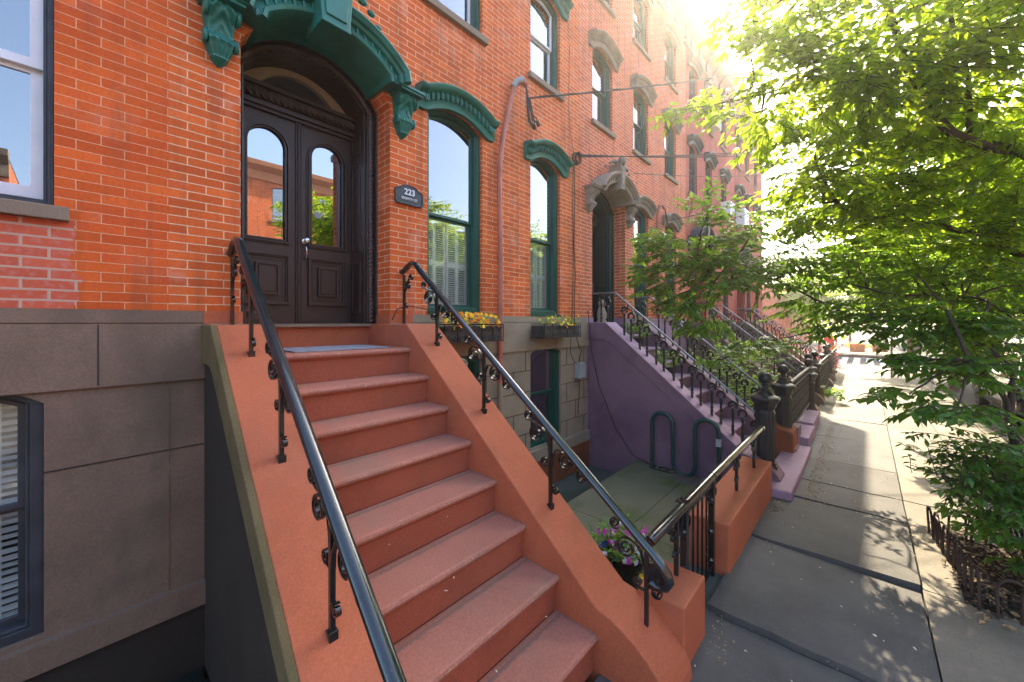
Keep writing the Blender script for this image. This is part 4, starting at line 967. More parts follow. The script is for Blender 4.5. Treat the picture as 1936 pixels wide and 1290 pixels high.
tag(m.build('wall_cable', 'cable', None, smooth=True), 'thin black cord curving over the right cheek behind the handrail', 'cord')
# second house pipe head
m = MB(); m.tube([(8.95, -.06, 2.2), (8.95, -.06, 4.6), (9.0, -.08, 4.78), (9.08, -.12, 4.80), (9.14, -.14, 4.74)], .035, 10); tag(m.build('service_pipe', 'pipe', None, smooth=True), 'brown service pipe beside the arched window right of the purple stoop', 'pipe')
m = MB()
for k in range(3): m.tube([(9.13, -.15, 4.75), (9.18+.04*k, -.16, 4.5), (9.3+.05*k, -.16, 4.28-.04*k), (9.38, -.14, 4.36), (9.3, -.12, 4.6)], .009, 5)
tag(m.build('drip_loop', 'cable', None, smooth=True), 'dangling black wires at the brown pipe of the second house', 'wires')

# ---------------------------------------------------------------- leaves, flowers, trees
def leaf(mb, p, d, up, Ln, wd=.40, fold=.10, lo=False):
    d = d.normalized(); s_ = d.cross(up)
    if s_.length < 1e-4: s_ = Vector((1, 0, 0))
    s_.normalize(); u = s_.cross(d)
    w = Ln*wd*.5; dr = u*(-Ln*.10)
    if lo: mb.add([p, p+d*Ln*.4+s_*w+u*fold*w, p+d*Ln+dr*1.5, p+d*Ln*.4-s_*w+u*fold*w], [(0, 1, 2, 3)]); return
    c1 = p+d*Ln*.45-u*fold*w*.6; tip = p+d*Ln+dr*2
    mb.add([p, p+d*Ln*.22+s_*w*.78+u*fold*w, p+d*Ln*.5+s_*w+u*fold*w+dr*.3, p+d*Ln*.8+s_*w*.42+dr, tip, p+d*Ln*.8-s_*w*.42+dr, p+d*Ln*.5-s_*w+u*fold*w+dr*.3, p+d*Ln*.22-s_*w*.78+u*fold*w, c1],
           [(0, 1, 8), (1, 2, 8), (2, 3, 8), (3, 4, 8), (4, 5, 8), (5, 6, 8), (6, 7, 8), (7, 0, 8)])
def twig(lm, wm, p, d, Ln, ls, rg, n=None, lo=False, sub=True, droop=.5):
    """a twig with alternate drooping leaves, and a few side twigs"""
    n = n or max(5, int(Ln/.042)); pts = [Vector(p)]; dd = Vector(d).normalized(); st = Ln/n
    for i in range(n):
        dd = (dd+Vector((rg.gauss(0, .10), rg.gauss(0, .10), rg.gauss(0, .05)-.05*droop))).normalized(); pts.append(pts[-1]+dd*st)
        side = dd.cross(Vector((0, 0, 1)))
        if side.length < .1: side = Vector((1, 0, 0))
        side.normalize(); sg = 1 if i % 2 else -1
        for q in ((sg,) if rg.random() < .75 else (sg, -sg)):
            ld = dd*rg.uniform(.4, 1.0)+side*q*rg.uniform(.6, 1.1)+Vector((0, 0, rg.uniform(-.75, .12)*(1 if droop > 0 else .4)))
            up = Vector((rg.gauss(0, .35), rg.gauss(0, .35), 1)).normalized()
            leaf(lm, pts[-1], ld, up, ls*rg.uniform(.65, 1.2), rg.uniform(.38, .5), rg.uniform(.0, .35), lo)
        if sub and rg.random() < .28 and i < n-2:
            twig(lm, wm, pts[-1], dd*.8+side*-sg*rg.uniform(.5, 1), Ln*rg.uniform(.35, .6), ls, rg, None, lo, False, droop)
    leaf(lm, pts[-1], dd, Vector((0, 0, 1)), ls*1.1, .42, .1, lo)
    wm.tube([pts[0]]+pts[1::2]+[pts[-1]], [.0028]*(len([pts[0]]+pts[1::2]+[pts[-1]])-1)+[.0015], 4, caps=False)
def limb(wm, pts, r0, r1, seg=9, rg=rnd):
    P = [Vector(p) for p in pts]; out = []
    for i in range(len(P)-1):
        a = P[max(i-1, 0)]; b = P[i]; c = P[i+1]; d = P[min(i+2, len(P)-1)]
        for k in range(4):
            t = k/4; out.append(.5*((2*b)+(c-a)*t+(2*a-5*b+4*c-d)*t*t+(3*b-a-3*c+d)*t*t*t)+Vector((rg.gauss(0, .004), rg.gauss(0, .004), rg.gauss(0, .004))))
    out.append(P[-1]); n = len(out); wm.tube(out, [r0+(r1-r0)*(i/(n-1))*1.0+rg.uniform(-.02, .04)*r0 for i in range(n)], seg); return out
def crown(lm, wm, blobs, skel, ls, rg, dens=1.0, lo=False):
    for (x, y, z, rh, rv, n) in blobs:
        c = Vector((x, y, z)); a = min(skel, key=lambda s: (s-c).length+ .4*abs((s-c).z))
        mid = (a+c)/2+Vector((rg.gauss(0, .05), rg.gauss(0, .05), .06*(a-c).length)); limb(wm, [a, mid, c], .014, .006, 5, rg)
        out = (c-a); out.z *= .3
        out = out.normalized() if out.length > .01 else Vector((-1, 0, 0))
        for k in range(int(n*dens)+1):
            while True:
                q = Vector((rg.uniform(-1, 1), rg.uniform(-1, 1), rg.uniform(-1, 1)))
                if q.length < 1: break
            p = c+Vector((q.x*rh, q.y*rh, q.z*rv))
            dr = out*.7+Vector((q.x, q.y, q.z*.3))*.9+Vector((rg.gauss(0, .3), rg.gauss(0, .3), rg.gauss(0, .10)))
            if dr.length < .1: continue
            dr.normalize(); Ln = rg.uniform(.7, 1.15)*max(rh, .22)*.85; twig(lm, wm, p-dr*Ln*.5, dr, Ln, ls, rg, None, lo)
BB = [(3.74,-2.97,4.6,0.32,0.26,9),(3.63,-3.29,4.25,0.4,0.3,12),(3.78,-3.61,4.17,0.45,0.3,13),(3.94,-3.94,4.1,0.5,0.33,14),(4.23,-4.26,4.1,0.5,0.33,14),(3.91,-2.87,4.39,0.26,0.16,6),(3.85,-3.24,3.94,0.38,0.2,10),(4.18,-3.61,3.85,0.45,0.28,12),(4.37,-3.98,3.8,0.5,0.3,12),(4.86,-4.36,3.85,0.5,0.33,12),(4.14,-2.22,4.26,0.25,0.1,5),(4.09,-2.62,4.17,0.33,0.13,8),(4.24,-2.93,3.82,0.33,0.2,8),(4.41,-3.27,3.61,0.42,0.25,11),(4.79,-3.69,3.56,0.5,0.3,13),(5.23,-4.18,3.51,0.5,0.3,13),(5.55,-4.53,3.47,0.5,0.3,12),(5.11,-3.3,3.31,0.45,0.25,12),(5.54,-3.78,3.23,0.55,0.3,15),(5.98,-4.26,3.12,0.55,0.33,15),(6.38,-4.7,3.07,0.5,0.35,14),(5.02,-3.04,3.48,0.25,0.14,5),
 (3.4,-4.4,4.6,.5,.35,12),(4.6,-5.2,4.4,.6,.4,12),(3.6,-4.9,4.3,.5,.4,10),(5.4,-5.4,4.2,.6,.4,12),(4.4,-4.6,4.9,.6,.4,14),(5.4,-4.2,4.6,.6,.4,12),(6.2,-5.1,4.0,.6,.4,12),(6.6,-3.7,3.6,.6,.4,14),(7.2,-4.3,3.5,.65,.4,15),(7.8,-4.9,3.4,.65,.4,15),(6.3,-3.1,3.7,.5,.3,11),(5.9,-3.5,4.2,.6,.4,13),(6.6,-4.2,4.3,.65,.4,14),(7.4,-4.8,4.3,.7,.45,14),(5.2,-3.3,4.5,.5,.35,10)]
BA = [(4.96,-2.24,3.4,0.33,0.16,8),(5.18,-2.63,3.22,0.42,0.22,12),(4.79,-1.75,3.0,0.30,0.24,16),(5.05,-2.03,2.87,0.48,0.30,20),(5.44,-2.47,2.77,0.58,0.32,20),(4.84,-1.52,2.65,0.26,0.2,11),(5.17,-1.87,2.4,0.36,0.24,18),(5.3,-2.1,2.1,.3,.14,9),(5.87,-2.95,2.81,0.5,0.3,15),(6.57,-3.42,2.84,0.55,0.33,17),(6.83,-4.01,2.68,0.6,0.33,17),(7.04,-4.54,2.65,0.6,0.33,17),(7.25,-4.93,2.52,0.4,0.35,12),(6.25,-3.07,2.26,0.38,0.16,10),(5.67,-3.62,2.15,0.5,0.2,12),(5.62,-4.01,2.12,0.5,0.2,12),(5.85,-4.42,2.04,0.5,0.22,12),(6.28,-2.36,1.72,0.3,0.12,8),(6.58,-2.69,1.83,0.26,0.1,7),(6.01,-2.05,1.56,0.17,0.06,4),(7.72,-3.21,2.01,0.4,0.1,8),(5.12,-3.91,1.73,0.3,0.08,5),(5.05,-4.13,1.73,0.35,0.1,6),(5.14,-4.38,1.69,0.3,0.12,6),(4.55,-3.87,1.51,0.33,0.04,4),(4.51,-4.13,1.43,0.33,0.06,5),(7.4,-3.5,3.1,.6,.35,14),(7.9,-4.1,2.9,.6,.35,15),(8.2,-4.7,2.8,.65,.4,15),(7.6,-3.9,2.4,.5,.25,11),(8.3,-4.5,2.2,.6,.25,12),(7.4,-5.0,2.0,.5,.3,11),(6.9,-4.7,1.7,.4,.2,8)]
BS = [(4.78,-4.13,0.93,0.3,0.09,5),(4.84,-4.35,1.09,0.33,0.16,7),(4.85,-4.28,0.80,0.26,0.08,5),(4.85,-4.42,0.72,0.26,0.14,8),(4.83,-4.41,0.66,0.33,0.25,11),(4.78,-4.62,0.4,0.22,0.18,8),(4.78,-4.7,0.22,0.2,0.16,6),(4.81,-4.46,1.0,0.25,0.2,7),(5.1,-4.7,.7,.35,.3,12),(5.2,-4.6,.35,.3,.2,10),(5.0,-4.45,.95,.3,.2,10),(5.35,-4.6,.95,.3,.25,10),(5.6,-4.6,.7,.3,.3,10),(4.9,-4.38,.55,.2,.16,8),(4.72,-4.5,.62,.25,.22,9)]
def tree(name, label, trunk, limbs, blobs, ls, seed, dens=1, lo=False, leafm='leaf', group='street trees', tr=(.07, .05)):
    rg = random.Random(seed); t = thing(name, label, 'tree', trunk[0], 0, group); inv = Matrix.Translation(-Vector(trunk[0]))
    wm = MB(); sk = limb(wm, trunk, tr[0], tr[1], 12, rg)[2:]
    bm_ = MB()
    for pts, a, b in limbs: sk += limb(bm_, pts, a, b, 8, rg)
    lm = MB(); crown(lm, bm_, blobs, sk, ls, rg, dens, lo)
    for mb in (wm, bm_, lm): mb.v = [inv @ v for v in mb.v]
    wm.build('trunk', 'bark', t, smooth=True, angle=80); bm_.build('branches', 'bark', t, smooth=True, angle=80, fix=False, uv=False); lm.build('foliage', leafm, t, fix=False, uv=False); return t
tree('street_tree', 'larger street tree leaning in from the right with thick limbs overhead', [(4.95, -5.05, -.05), (4.97, -5.0, 1.2), (5.1, -4.95, 2.3), (5.25, -4.85, 3.1), (5.1, -4.9, 4.3)],
     [([(5.25, -4.8, 3.2), (5.18, -4.57, 3.48), (4.91, -4.34, 3.52), (4.63, -4.11, 3.6), (4.48, -3.94, 3.89), (4.24, -3.83, 4.08), (4.05, -3.76, 4.29), (3.86, -3.7, 4.48), (3.64, -3.61, 4.65)], .045, .018),
      ([(5.25, -4.85, 2.9), (6.2, -4.8, 2.75), (6.5, -4.55, 3.0), (6.09, -4.24, 3.09), (5.83, -3.95, 3.15), (5.26, -3.46, 3.23), (4.79, -3.24, 3.63)], .04, .014),
      ([(4.72, -4.21, 3.60), (4.56, -4.19, 3.96), (4.37, -4.12, 4.13), (4.2, -4.0, 4.6)], .02, .012),
      ([(4.24, -3.83, 4.08), (4.1, -3.3, 4.1), (4.1, -2.8, 4.15), (4.15, -2.2, 4.27)], .012, .005)], BB, .082, 11, 3.0, tr=(.11, .06))
tree('street_tree', 'slender young tree in the pit forking low above the hoop guard', [(5.80, -4.80, -.05), (5.75, -4.76, .3), (5.66, -4.66, .62), (5.53, -4.59, .95), (5.41, -4.53, 1.29)],
     [([(5.41, -4.53, 1.25), (5.6, -4.58, 1.5), (5.75, -4.61, 1.65), (5.8, -4.52, 1.79), (5.86, -4.43, 1.88), (5.85, -4.27, 1.92), (5.99, -3.98, 1.96), (6.07, -3.62, 2.09), (6.2, -3.12, 2.4), (5.75, -2.64, 2.69), (5.0, -2.1, 2.85)], .026, .009),
      ([(5.41, -4.53, 1.27), (5.38, -4.5, 1.44), (5.27, -4.37, 1.63), (5.17, -4.26, 1.81), (5.38, -4.19, 2.14), (5.8, -4.0, 2.6)], .022, .010),
      ([(6.07, -3.62, 2.09), (6.9, -3.28, 2.0), (6.6, -2.66, 1.85), (6.13, -2.19, 1.65)], .010, .004),
      ([(5.85, -4.27, 1.92), (6.6, -4.6, 2.3), (6.87, -4.36, 2.4), (6.46, -3.9, 2.41), (6.34, -3.62, 2.5), (6.13, -3.24, 2.65)], .018, .008)], BA, .088, 12, 2.3, leafm='leafA', tr=(.040, .030))
tree('pit_shrub', 'low leafy shrub growing behind the iron hoops of the tree pit', [(5.0, -4.62, -.03), (4.95, -4.55, .25), (4.9, -4.5, .5)],
     [([(4.95, -4.55, .2), (4.85, -4.4, .7), (4.85, -4.3, 1.1)], .010, .004), ([(4.95, -4.55, .1), (4.8, -4.3, .5), (4.72, -4.1, .8)], .009, .004), ([(5.0, -4.6, .1), (5.05, -4.65, .8), (5.0, -4.5, 1.2)], .009, .004)], BS, .072, 13, 2.4, leafm='leafB', group=None, tr=(.014, .009))
def far_tree(x, y, h, rad, seed, label, n=26):
    rg = random.Random(seed); bl = []
    for k in range(n):
        a = rg.uniform(0, 2*PI); q = rg.uniform(0, 1)**.5*rad; zz = rg.uniform(-.5, .5)
        bl.append((x+q*math.cos(a), y+q*math.sin(a), h*.66+zz*h*.62*(1-.4*q/rad), .8, .45, 10))
    tree('street_tree', label, [(x, y, -.1), (x+.05, y, h*.2), (x, y+.05, h*.4), (x+.1, y, h*.7)], [([(x, y, h*.3), (x+math.cos(b)*rad*.3, y+math.sin(b)*rad*.3, h*.5), (x+math.cos(b)*rad*.7, y+math.sin(b)*rad*.7, h*.62)], .05, .02) for b in (0.3, 1.8, 3.4, 5)], bl, .15, seed, 1, True, 'leaf', tr=(.12, .06))
far_tree(11.5, -5.9, 6.0, 1.9, 21, 'full green kerbside tree standing behind the slender young tree', 60)
far_tree(17.5, -6.3, 7.0, 2.4, 22, 'kerbside tree near the black parked car', 60)
far_tree(24.5, -7.5, 8.0, 3.0, 23, 'tall kerbside tree close to the crossing', 50)
far_tree(38, -6.0, 9.0, 3.4, 24, 'big tree beyond the crossing on the near side', 70)
far_tree(23.0, -5.0, 7.0, 2.0, 30, 'leafy tree at the corner just past the end of the row', 50)
far_tree(35.5, -1.2, 6.0, 2.4, 31, 'small tree before the brick building beyond the crossing', 60)
far_tree(40, -13.5, 10.0, 4.0, 25, 'big tree beyond the crossing across the street', 34)
far_tree(22, -14.5, 9.0, 3.4, 26, 'tree on the opposite pavement half way along', 30)
far_tree(1.5, -14.0, 6.5, 2.6, 27, 'tree on the opposite pavement facing the espresso doors', 26)
far_tree(52, -2.5, 9.0, 3.6, 28, 'distant tree closing the view along the pavement', 70)
far_tree(-7, -14.0, 7.0, 3.0, 29, 'tree on the opposite pavement left of the entrance', 20)

# flowers
def flowerbox(x0, x1, label, cols, seed):
    rg = random.Random(seed); t = thing('window_box', label, 'flower box', ((x0+x1)/2, -.17, 1.87), 0, 'iron window boxes'); w_ = (x1-x0)/2
    m = MB(); m.box(-w_+.012, w_-.012, -.12, .12, .004, .18); m.build('liner', 'boxbrown', t)
    m = MB()
    for z in (0, .195): m.box(-w_, w_, -.135, -.125, z, z+.012); m.box(-w_, -w_+.01, -.135, .12, z, z+.012); m.box(w_-.01, w_, -.135, .12, z, z+.012)
    n = 5
    for k in range(n+1): xx = -w_+2*w_*k/n; m.box(xx-.004, xx+.004, -.137, -.129, 0, .205)
    for k in range(n):
        xc = -w_+2*w_*(k+.5)/n; hw = w_/n
        for sx in (-1, 1):
            for sz in (-1, 1):
                m.tube([(xc+sx*hw*.48+hw*.36*(1-q/16)*math.cos(q*.7)*sx, -.134, .103+sz*.048+.042*(1-q/16)*math.sin(q*.7)*sz) for q in range(14)], .0035, 4)
    for s_ in (-1, 1):
        for k in range(3): m.tube([(s_*w_+0, -.09+.075*k+.028*math.cos(q*.7)*(1-q/14), .10+.07*math.sin(q*.7)*(1-q/14)) for q in range(12)], .0035, 4)
    m.build('scroll_front', 'iron', t)
    lm = MB(); wm = MB()
    for k in range(46): p = Vector((rg.uniform(-w_+.05, w_-.04), rg.uniform(-.11, .08), .18)); twig(lm, wm, p, (rg.gauss(0, .4), rg.gauss(-.25, .35), 1), rg.uniform(.05, .15), .035, rg, 5, False, False, .2)
    lm.build('greenery', 'leafsoft', t, fix=False, uv=False)
    for cn, q in cols:
        fm = MB()
        for k in range(q):
            p = Vector((rg.uniform(-w_+.06, w_-.02), rg.uniform(-.17, .05), rg.uniform(.16, .33)-.0)); flower(fm, p, rg, .026)
        fm.build('blossom', cn, t, fix=False, uv=False)
def flower(fm, p, rg, r):
    ax = Vector((rg.gauss(-.2, .4), rg.gauss(-.8, .4), rg.gauss(.5, .3))).normalized(); u = ax.orthogonal().normalized(); v = ax.cross(u)
    for k in range(5):
        a = 2*PI*k/5+rg.random()*.3; d = u*math.cos(a)+v*math.sin(a)+ax*.3; leaf(fm, p, d, ax, r*rg.uniform(.85, 1.15), .9, .2)
flowerbox(2.60, 3.50, 'iron window box full of orange and yellow flowers under the wider window', [('f_orange', 75), ('f_yellow', 45)], 41)
flowerbox(4.34, 5.26, 'sparse iron window box with a few yellow blooms under the narrower window', [('f_yellow', 20), ('f_orange', 6)], 42)
t = thing('flower_pot', 'glossy black pot of mixed flowers tucked behind the terracotta cheek', 'flower pot', (3.03, -2.12, -.1))
m = MB(); m.lathe(0, 0, [(.10, 0), (.12, .02), (.165, .27), (.18, .275), (.18, .30), (.165, .30), (.16, .26), (0.02, .26)], 24); m.build('pot', 'iron', t, smooth=True, angle=40)
rg = random.Random(5); lm, wm = MB(), MB()
for k in range(90): a = rg.uniform(0, 6.28); q = rg.uniform(0, .15); twig(lm, wm, (q*math.cos(a), q*math.sin(a), .27), (math.cos(a)*q*5, math.sin(a)*q*5, 1), rg.uniform(.08, .26), .045, rg, 6, False, False, .3)
lm.build('greenery', 'leafsoft', t, fix=False, uv=False)
for cn, q, zz in (('f_magenta', 44, .52), ('f_whitef', 36, .50), ('f_yellow', 8, .38), ('f_blue', 12, .44)):
    fm = MB()
    for k in range(q): a = rg.uniform(0, 6.28) if cn != 'f_blue' else rg.uniform(2.2, 3.4); b = rg.uniform(.05, .21); flower(fm, Vector((b*math.cos(a), b*math.sin(a), zz+rg.uniform(-.16, .04)-b*.4)), rg, .028)
    fm.build('blossom', cn, t, fix=False, uv=False)
# potted plants on the purple steps, vine in the next areaway
def bush(name, label, c, rh, rv, n, ls, mat='leafsoft', cat='plant', pot=True, seed=1, group=None):
    t = thing(name, label, cat, c, 0, group); rg = random.Random(seed); lm, wm = MB(), MB()
    if pot: m = MB(); m.lathe(0, 0, [(.08, 0), (.11, .18), (.12, .19), (.10, .19), (.02, .17)], 14); m.build('pot', 'slate', t, smooth=True); base = .16
    else: base = 0
    for k in range(n):
        a = rg.uniform(0, 6.28); q = rg.uniform(0, 1)**.5; h_ = rg.uniform(.1, 1)
        twig(lm, wm, (q*rh*math.cos(a)*.8, q*rh*math.sin(a)*.8, base+rv*h_*.8), (math.cos(a)*q, math.sin(a)*q, .8), rg.uniform(.4, .8)*rh*1.2, ls, rg, 6, ls > .1, True, .4)
    wm.build('stems', 'bark', t, fix=False, uv=False); lm.build('greenery', mat, t, fix=False, uv=False)
bush('potted_plant', 'bushy potted plant on an upper purple step', (6.62, -.62, 1.63), .16, .30, 34, .05, seed=51, group='potted plants on the purple steps')
bush('potted_plant', 'potted plant with pale flowers a few purple steps lower', (6.62, -1.15, 1.16), .16, .28, 34, .05, seed=52, group='potted plants on the purple steps')
bush('climbing_shrub', 'tall leafy shrub filling the areaway behind the lattice fence', (9.0, -1.6, -.1), .75, 1.7, 130, .085, pot=False, seed=53)
bush('areaway_shrub', 'small bright weed clump at the foot of the far newel', (13.2, -2.95, 0), .2, .35, 26, .08, pot=False, seed=54)
bush('flowering_shrub', 'pink flowering shrub by the corner fence', (19.6, -2.3, -.1), .5, 1.1, 60, .09, mat='f_pink', pot=False, seed=55)
# little statue on the purple landing
m = MB(); m.lathe(0, 0, [(.09, 0), (.095, .03), (.07, .06), (.085, .13), (.075, .22), (.05, .28), (.03, .31)], 12); m.ball((0, -.01, .35), .065, 1, 1.1, .95, 10, 8); m.ball((-.035, 0, .41), .022, 1, .6, 1, 6, 4); m.ball((.035, 0, .41), .022, 1, .6, 1, 6, 4); m.ball((0, -.07, .335), .028, 1, 1, .8, 8, 5); m.ball((.05, -.05, .14), .035, 1, 1, 2, 8, 5); m.ball((-.05, -.05, .14), .035, 1, 1, 2, 8, 5)
o = m.build('stone_figurine', 'greystone', None, smooth=True, angle=70); o.location = (6.42, -.02, 2.082); tag(o, 'small seated stone animal figurine on the landing by the deep green door', 'figurine')
# door mat
m = MB(); m.box(1.12, 1.92, -.34, .22, 1.861, 1.872); tag(m.build('door_mat', 'matblue', None, bevel=.003), 'thin blue and white mat on the top terracotta landing', 'door mat')

# ---------------------------------------------------------------- hoop guard
gd = [(4.36, -4.22), (4.52, -4.20), (4.68, -4.18), (4.84, -4.165), (5.0, -4.15), (5.16, -4.13), (5.32, -4.11), (5.48, -4.09), (5.64, -4.07)]
hp = MB(); hp.tube([(0, 0, -.08), (0, 0, .20)]+[(.075-.075*math.cos(PI*k/8), 0, .20+.085*math.sin(PI*k/8)) for k in range(1, 8)]+[(.15, 0, .20), (.15, 0, -.08)], .0095, 7)
M['rusty'] = paint('rusty_iron', (.05, .028, .02), .6, .0008, 60, .5)
o = hp.build('hoop', 'rusty', None, smooth=True); g = thing('hoop_guard', 'rusty iron hoop edging around the tree pit', 'tree guard', (4.36, -4.22, 0)); 
hl = [(4.40+.142*k, -4.22+.016*k, R(6)) for k in range(9)]+[(4.36+.02*k, -4.30-.11*k, R(-80)) for k in range(5)]+[(5.68, -4.2-.12*k, R(-88)) for k in range(5)]
for i, (x, y, a) in enumerate(hl):
    q = o if i == 0 else o.copy()
    if i: C.objects.link(q)
    q.parent = g; q.location = (x-4.36, y+4.22, 0); q.rotation_euler = (rnd.gauss(0, .04), rnd.gauss(0, .03), a)

# ---------------------------------------------------------------- litter
rg = random.Random(9)
def scatter(name, mat, pts, s0, s1, lab=None):
    m = MB()
    for (x, y, z) in pts:
        a = rg.uniform(0, 6.28); s = rg.uniform(s0, s1); d = Vector((math.cos(a), math.sin(a), rg.uniform(-.1, .3))); leaf(m, Vector((x, y, z+.004)), d, Vector((rg.gauss(0, .3), rg.gauss(0, .3), 1)), s, rg.uniform(.25, .6), rg.uniform(0, .8))
    o = m.build(name, mat, None, fix=False, uv=False); return tag(o, kind='stuff')
P_ = [(rg.uniform(2.6, 12), -2.80-abs(rg.gauss(0, .07)), .0) for k in range(900)]+[(rg.uniform(5.6, 10.6), -3.05-abs(rg.gauss(0, .10)), 0) for k in range(900)]
scatter('leaf_litter', 'litter', P_, .010, .032)
scatter('fallen_petals', 'fleck', [(rg.uniform(1.5, 9), rg.uniform(-4.1, -2.75), .006) for k in range(170)]+[(rg.uniform(1.0, 2.1), -.5-.2815*k-rg.uniform(0, .2), 1.86-.2343*(k+0)) for k in range(7) for q in range(2)], .010, .026)
scatter('areaway_litter', 'litter', [(rg.uniform(2.6, 5.9), -2.44-rg.uniform(-.35, 0)**1 if k % 2 else rg.uniform(-2.4, -.95), -.095) for k in range(130)]+[(5.9-abs(rg.gauss(0, .12)), rg.uniform(-2.4, -.95), -.095) for k in range(110)], .012, .04)
scatter('pit_mulch', 'litter', [(rg.uniform(4.2, 5.95), rg.uniform(-5.2, -4.1), .02) for k in range(900)], .02, .06)
scatter('mulch_chips', 'bark', [(rg.uniform(4.35, 5.95), rg.uniform(-5.2, -4.15), .02) for k in range(1600)], .02, .07)

# ---------------------------------------------------------------- air conditioners
def ac(x, z, w_, h_, label):
    m = MB(); m.box(-w_/2, w_/2, -.28, .12, 0, h_); 
    o = m.build('air_conditioner', 'white', None, bevel=.01); o.location = (x, 0, z); tag(o, label, 'air conditioner', 'window air conditioners')
    q = MB()
    for k in range(9): q.box(-w_/2+.03, w_/2-.03, -.288, -.279, .03+(h_-.06)*k/9, .03+(h_-.06)*k/9+.012)
    q.build('grille', 'metalgrey', o)
ac(13.13, 8.05, .6, .42, 'white window air conditioner high on the rose painted house'); ac(14.83, 5.72, .6, .42, 'white window air conditioner one floor lower on the rose painted house'); ac(17.0, 5.75, .75, .6, 'large white air conditioner on the crimson house')

# ---------------------------------------------------------------- street furniture, far scene
def pole(x, y, h, r, mat, label, sign=None):
    t = thing('sign_post', label, 'sign post', (x, y, 0), 0, 'sign posts at the corner'); m = MB(); m.lathe(0, 0, [(r, -.02), (r, h)], 10); m.build('pole', mat, t, smooth=True)
    m = MB(); m.box(-.012, .002, -.16, .16, h-.5, h-.05); m.build('sign_plate', 'metalgrey', t, bevel=.004)
pole(20.6, -4.35, 2.9, .035, 'railgrey', 'grey sign post with a plate at the far kerb, left of the pair'); pole(21.0, -4.82, 2.9, .05, 'wood', 'brown sign post at the far kerb, right of the pair')
t = thing('utility_pole', 'tall wooden utility pole at the kerb carrying the cables', 'utility pole', (19, -5.75, -.1)); m = MB(); m.lathe(0, 0, [(.15, 0), (.10, 12.4)], 14); m.build('pole', 'wood', t, smooth=True)
m = MB(); m.box(-.05, .05, -.9, .9, 11.6, 11.72); m.build('crossarm', 'wood', t)
m = MB()
for y in (-.8, -.4, .4, .8): m.lathe(0, y, [(.03, 11.72), (.05, 11.78), (.03, 11.84)], 8)
m.build('insulator', 'slate', t)
def car(x, y, rz, mat, label, Lc=4.5):
    t = thing('parked_car', label, 'car', (x, y, -.14), rz, None); W_ = .88
    pr = [(-2.2, .35), (-2.25, .75), (-2.15, .98), (-1.35, 1.05), (-.75, 1.48), (.9, 1.52), (1.9, 1.12), (2.2, 1.0), (2.25, .45), (2.2, .3)]
    arches = lambda: None
    m = MB(); m.prism([(-2.25, .30), (-2.28, .70), (-2.18, .93), (-1.3, .99), (1.95, 1.02), (2.22, .92), (2.26, .45), (2.2, .28), (1.75, .28), (1.70, .50), (1.52, .64), (1.32, .64), (1.14, .50), (1.08, .28), (-1.05, .28), (-1.1, .50), (-1.28, .64), (-1.48, .64), (-1.66, .50), (-1.72, .28)], 'y', -W_, W_)
    m.build('body', mat, t, bevel=.05, smooth=True, angle=30)
    m = MB(); vs = [(-1.30, -.80, .985), (1.85, -.80, 1.01), (1.15, -.62, 1.46), (-.55, -.62, 1.44), (-1.30, .80, .985), (1.85, .80, 1.01), (1.15, .62, 1.46), (-.55, .62, 1.44)]
    m.add(vs, [(0, 1, 2, 3), (5, 4, 7, 6), (0, 3, 7, 4), (1, 5, 6, 2), (3, 2, 6, 7)]); m.build('windows', 'carglass', t, bevel=.02)
    m = MB(); m.box(-.55, 1.14, -.60, .60, 1.455, 1.49); m.build('roof', mat, t, bevel=.015)
    for wx in (-1.38, 1.41):
        for wy in (-.80, .80):
            m = MB(); m.T = Matrix.Translation((wx, wy, .32)) @ Matrix.Rotation(R(90), 4, 'X'); m.lathe(0, 0, [(.24, -.11), (.32, -.09), (.32, .09), (.24, .11)], 20); wl = m.build('wheel', 'tyre', t, smooth=True, angle=40)
            m = MB(); m.T = Matrix.Translation((wx, wy, .32)) @ Matrix.Rotation(R(90), 4, 'X'); m.lathe(0, 0, [(.235, -.105), (.2, -.112), (.05, -.09), (.05, .09), (.2, .112), (.235, .105)], 16); m.build('rim', 'railgrey', wl, smooth=True, angle=40)
    for s_ in (-1, 1):
        m = MB(); m.box(2.20, 2.275, s_*.62-.16, s_*.62+.16, .70, .86); m.build('tail_light', 'red', t, bevel=.01)
        m = MB(); m.box(-2.29, -2.2, s_*.62-.17, s_*.62+.17, .62, .76); m.build('headlight', 'white', t, bevel=.01)
    m = MB(); m.box(2.25, 2.275, -.25, .25, .55, .67); m.build('number_plate', 'white', t)
    return t
M['carglass'] = paint('dark_car_glass', (.01, .012, .014), .05, .00005, 5, .1, coat=1)
car(14.9, -6.75, R(180), 'black', 'black parked car at the kerb behind the young tree')
car(45, -8.0, R(90), 'carwhite', 'white car crossing at the far intersection')
car(25, -11.4, R(0), 'carwhite', 'white car parked across the street beneath the trees')
# planters at the far corner
for i, (x, y, lab) in enumerate(((37.3, -3.2, 'orange planter with yellow flowers beyond the crossing'), (38.4, -4.4, 'second orange planter nearer the kerb beyond the crossing'))):
    bush('corner_planter', lab, (x, y, 0), .5, .45, 40, .12, mat='f_yellow' if i == 0 else 'leafsoft', pot=False, seed=60+i, group='planters beyond the crossing')
    m = MB(); m.prism([(-.4, 0), (.4, 0), (.45, .55), (-.45, .55)], 'y', -.4, .4); o = m.build('planter_box', 'planter', None, bevel=.02); o.parent = bpy.data.objects['corner_planter' if i == 0 else 'corner_planter.001']
